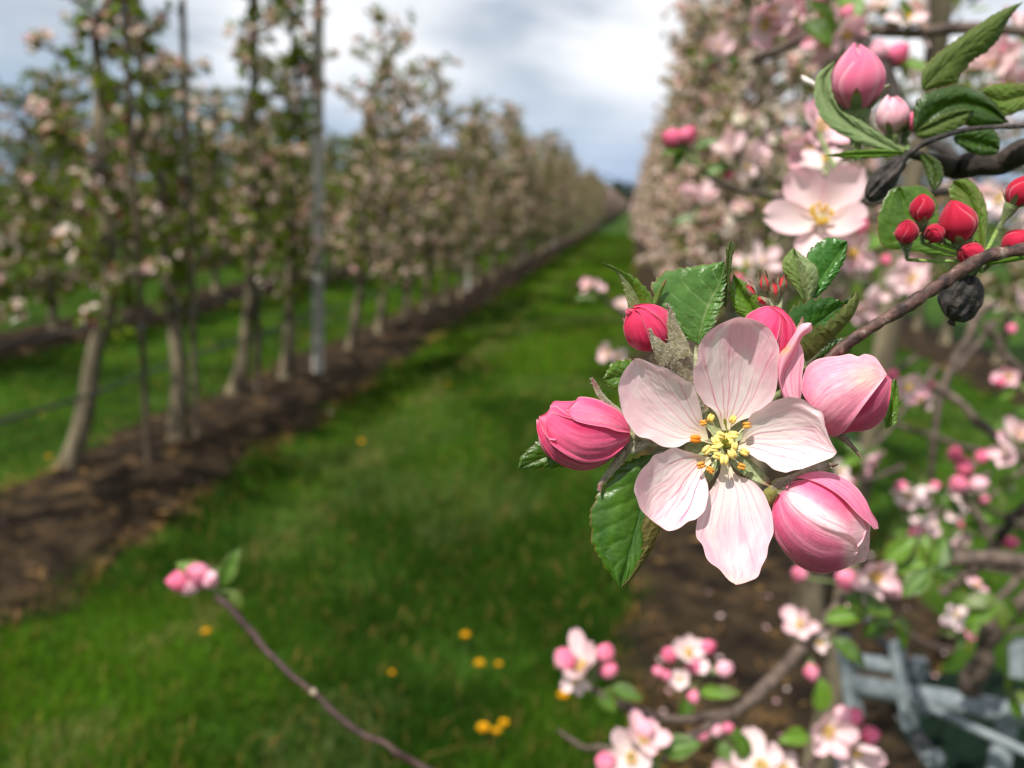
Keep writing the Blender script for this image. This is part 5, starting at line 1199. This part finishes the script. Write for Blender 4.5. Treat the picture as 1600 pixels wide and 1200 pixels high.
# blossom on the upper limbs
for args in [(1185, 15, .60, 3, 1, 1, 91, 42), (1255, 22, .62, 2, 1, 1, 92, 34), (1305, 45, .60, 2, 1, 2, 93, 36), (1300, 62, .64, 2, 0, 0, 94, 32), (1415, 48, .66, 2, 0, 1, 95, 32), (1345, 20, .66, 1, 0, 3, 96, 40),
             (1560, 110, .75, 3, 1, 0, 97, 36), (1590, 60, .75, 2, 0, 1, 98, 34), (1350, 385, .75, 2, 1, 2, 99, 34), (1375, 430, .9, 1, 1, 1, 100, 28), (1440, 440, .9, 2, 0, 2, 101, 28), (1580, 330, .8, 2, 0, 0, 102, 36), (1100, 90, .95, 2, 1, 1, 103, 30), (1150, 250, 1.1, 3, 1, 1, 104, 28),
             (1180, 420, 1.0, 2, 1, 2, 105, 26), (1090, 330, 1.2, 2, 1, 1, 106, 26), (1340, 470, 1.0, 2, 0, 1, 107, 26)]:
    auto_truss(rt, *args)
truss(rt, (1375, 105), .58, [('b', 1398, 88, (.5, .6, .4), 40, 'hot'), ('b', 1372, 84, (-.2, .7, .6), 36, 'pale'), ('l', 1405, 100, (.4, -.3, .6), 56, 3)])
truss(rt, (1095, 260), .55, [('b', 1052, 218, (-.8, .3, .4), 36, 'hot'), ('b', 1072, 214, (.3, .6, .6), 34, 'hot'), ('l', 1070, 235, (-.8, -.1, .4), 42, 0), ('l', 1085, 235, (.8, .3, .3), 40, 1), ('l', 1062, 235, (-.2, -.8, .4), 32, 0)])
wood(rt, wpts([(1092, 262, .55, 7), (1120, 285, .56, 8), (1160, 300, .6, 9), (1230, 310, .7, 10), (1300, 330, .9, 12)], .6), 'side_shoot', seed=51)
for k, (x, y, d) in enumerate([(926, 456, 1.25), (967, 487, 1.3), (960, 552, 1.25), (980, 590, 1.3)]):
    auto_truss(rt, x, y, d, 2, 0, 0 if k else 1, 110 + k, 17)
wood(rt, wpts([(935, 462, 1.25, 5), (990, 500, 1.27, 6), (1080, 545, 1.3, 8), (1200, 590, 1.4, 9), (1345, 640, 1.62, 12)], 1.), 'branch', seed=41)
wood(rt, wpts([(958, 558, 1.25, 5), (990, 575, 1.27, 6), (1090, 600, 1.3, 7), (1200, 620, 1.4, 8)], 1.), 'side_shoot', seed=42)

for k in range(14):
    q = random.Random(500 + k); x, y_, d = q.uniform(1300, 1590), q.uniform(540, 1010), q.uniform(1.15, 1.9)
    auto_truss(rt, x, y_, d, q.choice((0, 1, 1, 2)), q.choice((0, 1, 2)), q.choice((2, 3, 4)), 600 + k, 30 / d)
    a = q.uniform(-.9, .9); L = q.uniform(90, 200)
    wood(rt, wpts([(x, y_ + 8, d, 6), (x + L * .5 * math.cos(a), y_ + 10 + L * .5 * math.sin(a), d + .05, 8), (x + L * math.cos(a), y_ + L * math.sin(a), d + .1, 10)], 1.), 'side_shoot', seed=700 + k, n=20)

# upper right branch: big leaves, two buds, an open blossom
ub = thing('apple_branch', world_pt(1600, 250, .235), 'dark branch with glossy green leaves, one curled leaf cupping a pink bud', 'branch')
DU = .225
wood(ub, wpts([(1660, 225, .24, 44), (1600, 246, .24, 46), (1540, 256, .245, 44), (1490, 262, .25, 34), (1440, 246, .24, 16), (1412, 238, .23, 9)], .24), seed=61, n=50, mat=M_DARKBARK, wob=.2)
UC = (np.array([.070, .105, .014]), np.array([.050, .085, .012]), np.array([.12, .15, .03]))
leaf(ub, z3([(1441, 140), (1475, 105), (1520, 62), (1565, 30), (1600, 2)], [0, 6, 8, 4]), z3([(1440, 138), (1439, 120), (1446, 103), (1468, 80), (1500, 58), (1532, 35), (1564, 16), (1600, 2)], [4, 0, -4]), z3([(1446, 142), (1493, 131), (1501, 117), (1521, 94), (1543, 80), (1561, 61), (1578, 28), (1600, 2)], [-4, -8, -6]), D=DU, cols=UC, teeth=16, amp=2.5, seed=31, mats=(M_LEAFU,))
leaf(ub, z3([(1432, 205), (1460, 178), (1500, 160), (1545, 170), (1577, 192)], [0, 6, 6, 0]), z3([(1426, 198), (1427, 172), (1436, 152), (1458, 139), (1500, 131), (1530, 143), (1556, 160), (1577, 192)], [6, 12, 6, 0]), z3([(1438, 208), (1460, 202), (1500, 196), (1535, 200), (1577, 192)], [2, 0, 0]), D=DU, cols=(GREEN2 * .9, GREEN2 * .45, GREEN1), teeth=14, amp=4, bulge=(8, 6), seed=32)
leaf(ub, z3([(1430, 206), (1460, 196), (1490, 182), (1522, 172)], 10), z3([(1434, 202), (1462, 184), (1495, 172), (1522, 172)], 14), z3([(1436, 216), (1462, 214), (1500, 200), (1522, 172)], 12), D=DU, cols=UC, teeth=8, amp=2, seed=33, mats=(M_LEAFU,))
leaf(ub, z3([(1490, 214), (1520, 222), (1545, 228), (1562, 232)], 0), z3([(1490, 212), (1520, 200), (1550, 200), (1562, 214), (1562, 232)], 8), z3([(1490, 220), (1510, 236), (1535, 244), (1555, 242), (1562, 232)], 2), D=DU, cols=(GREEN2, GREEN2 * .6, GREEN1 * 1.2), teeth=9, amp=3, bulge=(5, 5), seed=34)
leaf(ub, z3([(1640, 150), (1600, 150), (1565, 158), (1532, 144)], -6), z3([(1640, 120), (1600, 130), (1575, 130), (1548, 133), (1532, 144)], -2), z3([(1640, 172), (1602, 172), (1572, 181), (1550, 164), (1532, 144)], -6), D=DU, cols=(OLIVE, GREEN1, OLIVE * 1.6), teeth=10, amp=2.5, seed=35, mats=(M_LEAFU,))
CL = (np.array([.20, .27, .12]), np.array([.13, .20, .07]), np.array([.30, .36, .20]))
leaf(ub, z3([(1412, 240), (1365, 216), (1325, 192), (1298, 160), (1288, 125), (1306, 94)], [2, 4, 2, -4, -8]), z3([(1408, 240), (1353, 228), (1321, 214), (1293, 195), (1276, 169), (1272, 139), (1278, 115), (1306, 94)], [4, 8, 10, 4, -6]), z3([(1414, 236), (1375, 208), (1342, 186), (1316, 174), (1303, 152), (1298, 122), (1306, 94)], [4, 8, 6, -4]), D=DU - .004, cols=CL, teeth=12, amp=2, bulge=(4, 2), seed=36, mats=(M_LEAFU,))
leaf(ub, z3([(1412, 239), (1370, 240), (1330, 241), (1286, 243)], 6), z3([(1412, 236), (1375, 233), (1335, 235), (1286, 243)], 10), z3([(1412, 242), (1370, 247), (1330, 248), (1286, 243)], 6), D=DU - .004, cols=(GREEN1 * 1.5, GREEN1, GREEN1 * 1.8), teeth=8, amp=1, seed=37)
leaf(ub, z3([(1440, 240), (1455, 255), (1462, 275), (1460, 300)], -6), z3([(1436, 245), (1445, 265), (1450, 285), (1460, 300)], -6), z3([(1450, 240), (1470, 255), (1474, 280), (1460, 300)], -6), D=DU, cols=(GREEN2, OLIVE * .7, GREEN1), teeth=6, amp=1, seed=38)
Su = DU / FPX
put_bud(ub, world_pt(1338, 176, DU), cdir(-.10, .95, .25), 98 * Su, 'pink', .4)
stalk(ub, world_pt(1340, 196, DU), world_pt(1408, 240, DU), .0009, .0010, (.2, .27, .1))
put_bud(ub, world_pt(1394, 212, DU + .01), cdir(-.1, .95, .2), 62 * Su, 'pale', 1.4)
put_bud(ub, world_pt(1417, 206, DU + .01), cdir(.3, .85, .2), 34 * Su, 'hot', 1.4)
stalk(ub, world_pt(1396, 226, DU + .01), world_pt(1420, 240, DU + .01), .0009, .0009, (.2, .27, .1)); stalk(ub, world_pt(1414, 214, DU + .01), world_pt(1420, 240, DU + .01), .0006, .0007, (.2, .27, .1))
strip(ub, [(1342, 170, 0, 3), (1362, 150, 4, 5), (1376, 140, 6, 3), (1390, 132, 6, 1)], 'sepal', M_LEAFU, np.array([.3, .34, .2]), np.array([.4, .42, .3]), D=DU)
strip(ub, [(1290, 150, -20, 4), (1272, 132, -20, 4), (1258, 124, -20, 5), (1252, 118, -20, 2)], 'petal_tip', M_PETAL, WHT, WHT, D=DU)

# open blossom seen from its side, between the upper branch and the sharp spray
ob = thing('apple_branch', world_pt(1420, 300, .36), 'blurred spur with one wide open pale pink blossom showing yellow stamens', 'branch')
wood(ob, wpts([(1480, 300, .37, 16), (1420, 305, .36, 12), (1360, 318, .36, 9), (1318, 322, .355, 7)], .36), seed=71, n=24, mat=M_DARKBARK)
So = .345 / FPX; oc = world_pt(1284, 345, .345)
b = empty('blossom', oc, ob)
Rr = frame_to(cdir(-.38, .16, .80), .55); ps, st = FL[2]
for k, (a, sc_, tl) in enumerate([(0.1, 1.05, 0), (1.35, 1., 0), (2.6, 1.0, 0), (3.85, .95, 0), (5.1, 1.1, 0)]):
    Rz = np.array([[math.cos(a), -math.sin(a), 0], [math.sin(a), math.cos(a), 0], [0, 0, 1]])
    place('petal', FL[2 if k % 2 else 3][0][k], b, oc, Rr @ Rz, 76 * So * sc_)
place('stamen_tuft', st, b, oc, Rr, 80 * So)
stalk(b, oc, world_pt(1320, 322, .355), .0014, .0014)
# two more pale flowers above it
put_flower(ob, world_pt(1278, 205, .42), cdir(.1, .3, .9), 46 * .42 / FPX, 0, .3)
put_flower(ob, world_pt(1268, 235, .43), cdir(-.5, -.3, .7), 40 * .43 / FPX, 0, 1.)
put_flower(ob, world_pt(1288, 262, .40), cdir(0., .8, .6), 40 * .40 / FPX, 1, 1.9)
for q in ((1278, 205, .42), (1268, 235, .43), (1288, 262, .40)): stalk(ob, world_pt(*q), world_pt(1330, 320, .36), .0011, .0012)

# ------------------------------------------------------------------ withered apples left from last year
def withered(label, cx, cy, D, a, b, ang, stem, seed, tagc):
    t = thing('withered_apple', world_pt(cx, cy, D), label, 'apple', 'withered apples')
    nt, ns = 46, 56
    tt_ = np.linspace(.0, 1, nt)[:, None] + np.zeros((1, ns)); th = np.linspace(0, 2 * np.pi, ns, endpoint=False)[None] + np.zeros((nt, 1))
    R = np.sin(np.pi * tt_) ** .75
    wr = 1 + .16 * np.sin(5 * th + 3 * vn(tt_ * 3, th, seed) * 2 + seed) * np.sin(np.pi * tt_) + .10 * np.sin(11 * th + 9 * tt_ + seed) + .18 * (vn(tt_ * 6 + seed, np.cos(th) * 2 + 4, 3) - .5) + .12 * (vn(tt_ * 5 + seed, np.sin(th) * 2 + 9, 5) - .5)
    X = -a * np.cos(np.pi * tt_); Y = b * R * wr * np.cos(th); Z = b * R * wr * np.sin(th)
    ca, sa = math.cos(ang), math.sin(ang)
    P = np.stack([cx + X * ca - Y * sa, cy + X * sa + Y * ca, Z], -1)
    part('skin', cw(P, D), grid_faces(nt, ns, True), M_WITHER, t)
    px_tube(t, stem, M_WITHER, 'stalk', D=D, n=40, seg=8)
    ex = cx + a * ca; ey = cy + a * sa
    for q in range(4):
        an = ang + (q - 1.5) * .5
        strip(t, [(ex - 4 * ca, ey - 4 * sa, 3, 4), (ex + 5 * math.cos(an), ey + 5 * math.sin(an), 4, 3), (ex + 10 * math.cos(an), ey + 10 * math.sin(an), 4, .8)], 'calyx_lobe', M_FUZZY, np.array([.02, .016, .014]), np.array([.05, .04, .035]), D=D, nt=8, ns=4)
withered('black shrivelled round apple hanging under the red buds', 1503, 464, .192, 39, 30, math.radians(112), [(1516, 432, 0, 7), (1526, 418, 4, 6), (1534, 408, 6, 6), (1538, 402, 2, 6)], 3, 'a')
withered('grey shrivelled long apple hanging by a thin stalk from the upper branch', 1383, 279, .215, 43, 17, math.radians(130), [(1402, 256, 0, 9), (1416, 244, 2, 6), (1440, 226, 4, 5), (1488, 208, 6, 4.5), (1540, 199, 6, 4), (1640, 196, 0, 4.5)], 8, 'b')

# ------------------------------------------------------------------ galvanised steel frame, netting
fr = thing('steel_frame', world_pt(1370, 1080, 1.08), 'galvanised steel pipe with clamp plates and brace rod low beside the right row', 'pipe frame')
def slab(name, p0, p1, wv, tv, mat):
    p0, p1, wv, tv = [np.asarray(q) for q in (p0, p1, wv, tv)]
    V = [p + s1 * wv / 2 + s2 * tv / 2 for p in (p0, p1) for s1, s2 in ((-1, -1), (1, -1), (1, 1), (-1, 1))]
    o = part(name, np.array(V), [(0, 3, 2, 1), (4, 5, 6, 7), (0, 1, 5, 4), (1, 2, 6, 5), (2, 3, 7, 6), (3, 0, 4, 7)], mat, fr, smooth=False)
    bv = o.modifiers.new('bevel', 'BEVEL'); bv.width = .0018; bv.segments = 2
def pipe(name, q0, q1, r, mat=None, seg=18):
    V, F = tube(np.array([q0, q0 + (q1 - q0) * .002, q0 + (q1 - q0) * .5, q1 - (q1 - q0) * .002, q1]), [r * .86, r, r, r, r * .86], seg); return part(name, V, F, mat or M_GALV, fr)
A, B = world_pt(1322, 1068, 1.10), world_pt(1680, 1130, .90); ax = (B - A) / np.linalg.norm(B - A)
pipe('main_pipe', A, B, .0138)
ups = cdir(.12, 1, .15); dep = np.cross(ax, ups); dep /= np.linalg.norm(dep)
A2, B2 = world_pt(1318, 1030, 1.10), world_pt(1440, 1048, 1.04); pipe('short_pipe', A2, B2, .0105)
V, F = tube([B2 - ax * .012, B2 - ax * .011, B2 + ax * .004, B2 + ax * .005], [.010, .0165, .0165, .012], 6); part('end_nut', V, F, M_GALV, fr)
for q0, q1 in (((1316, 995, 1.09), (1338, 1122, 1.08)), ((1400, 1000, 1.045), (1424, 1138, 1.03))):
    p0, p1 = world_pt(*q0), world_pt(*q1); slab('clamp_plate', p0, p1, ax * .011, dep * .026, M_GALV)
pipe('brace_rod', world_pt(1436, 1098, 1.0), world_pt(1640, 1192, .88), .0052)
pipe('brace_rod', world_pt(1340, 945, 1.14), world_pt(1390, 1018, 1.09), .0050, M_DARKSTEEL)
p0, p1 = world_pt(1412, 1120, 1.05), world_pt(1480, 1228, 1.0); slab('strap', p0, p1, ax * .024, dep * .006, M_DARKSTEEL)
for q in ((1458, 1186, .985), (1447, 1103, 1.0)):
    c = world_pt(*q); V, F = tube([c - dep * .012, c - dep * .011, c + dep * .011, c + dep * .012], [.007, .0105, .0105, .007], 6); part('bolt', V, F, M_GALV, fr)
slab('bracket', world_pt(1594, 1000, .95), world_pt(1596, 1056, .94), ax * .016, dep * .03, M_GALV)
pipe('support_leg', np.array([*(A + (B - A) * .75)[:2], 0.0]), A + (B - A) * .75 - np.array([0, 0, .01]), .012)
pipe('support_leg', np.array([*(A + (B - A) * .04)[:2], 0.0]), A + (B - A) * .04 - np.array([0, 0, .01]), .010, M_DARKSTEEL)

g0 = ground_at(1560, 1190); nt, ns = 60, 60
u, v = np.meshgrid(np.linspace(-1, 1, nt), np.linspace(-1, 1, ns), indexing='ij'); rr_ = np.sqrt(u ** 2 + v ** 2)
hz = .13 * np.clip(1 - rr_ ** 2, 0, 1) ** .6 * (.6 + .8 * fbm(u * 3 + 5, v * 3, 1)) + .06 * (fbm(u * 9, v * 9, 3) - .4) * np.clip(1.15 - rr_, 0, 1)
P = np.stack([g0[0] + .05 + u * .30, g0[1] + v * .34, np.maximum(hz + .03, .02)], -1).reshape(-1, 3)
tag(part('netting_heap', P, grid_faces(nt, ns), M_NET, None), 'crumpled dark green netting heaped on the ground under the steel pipe', 'netting')
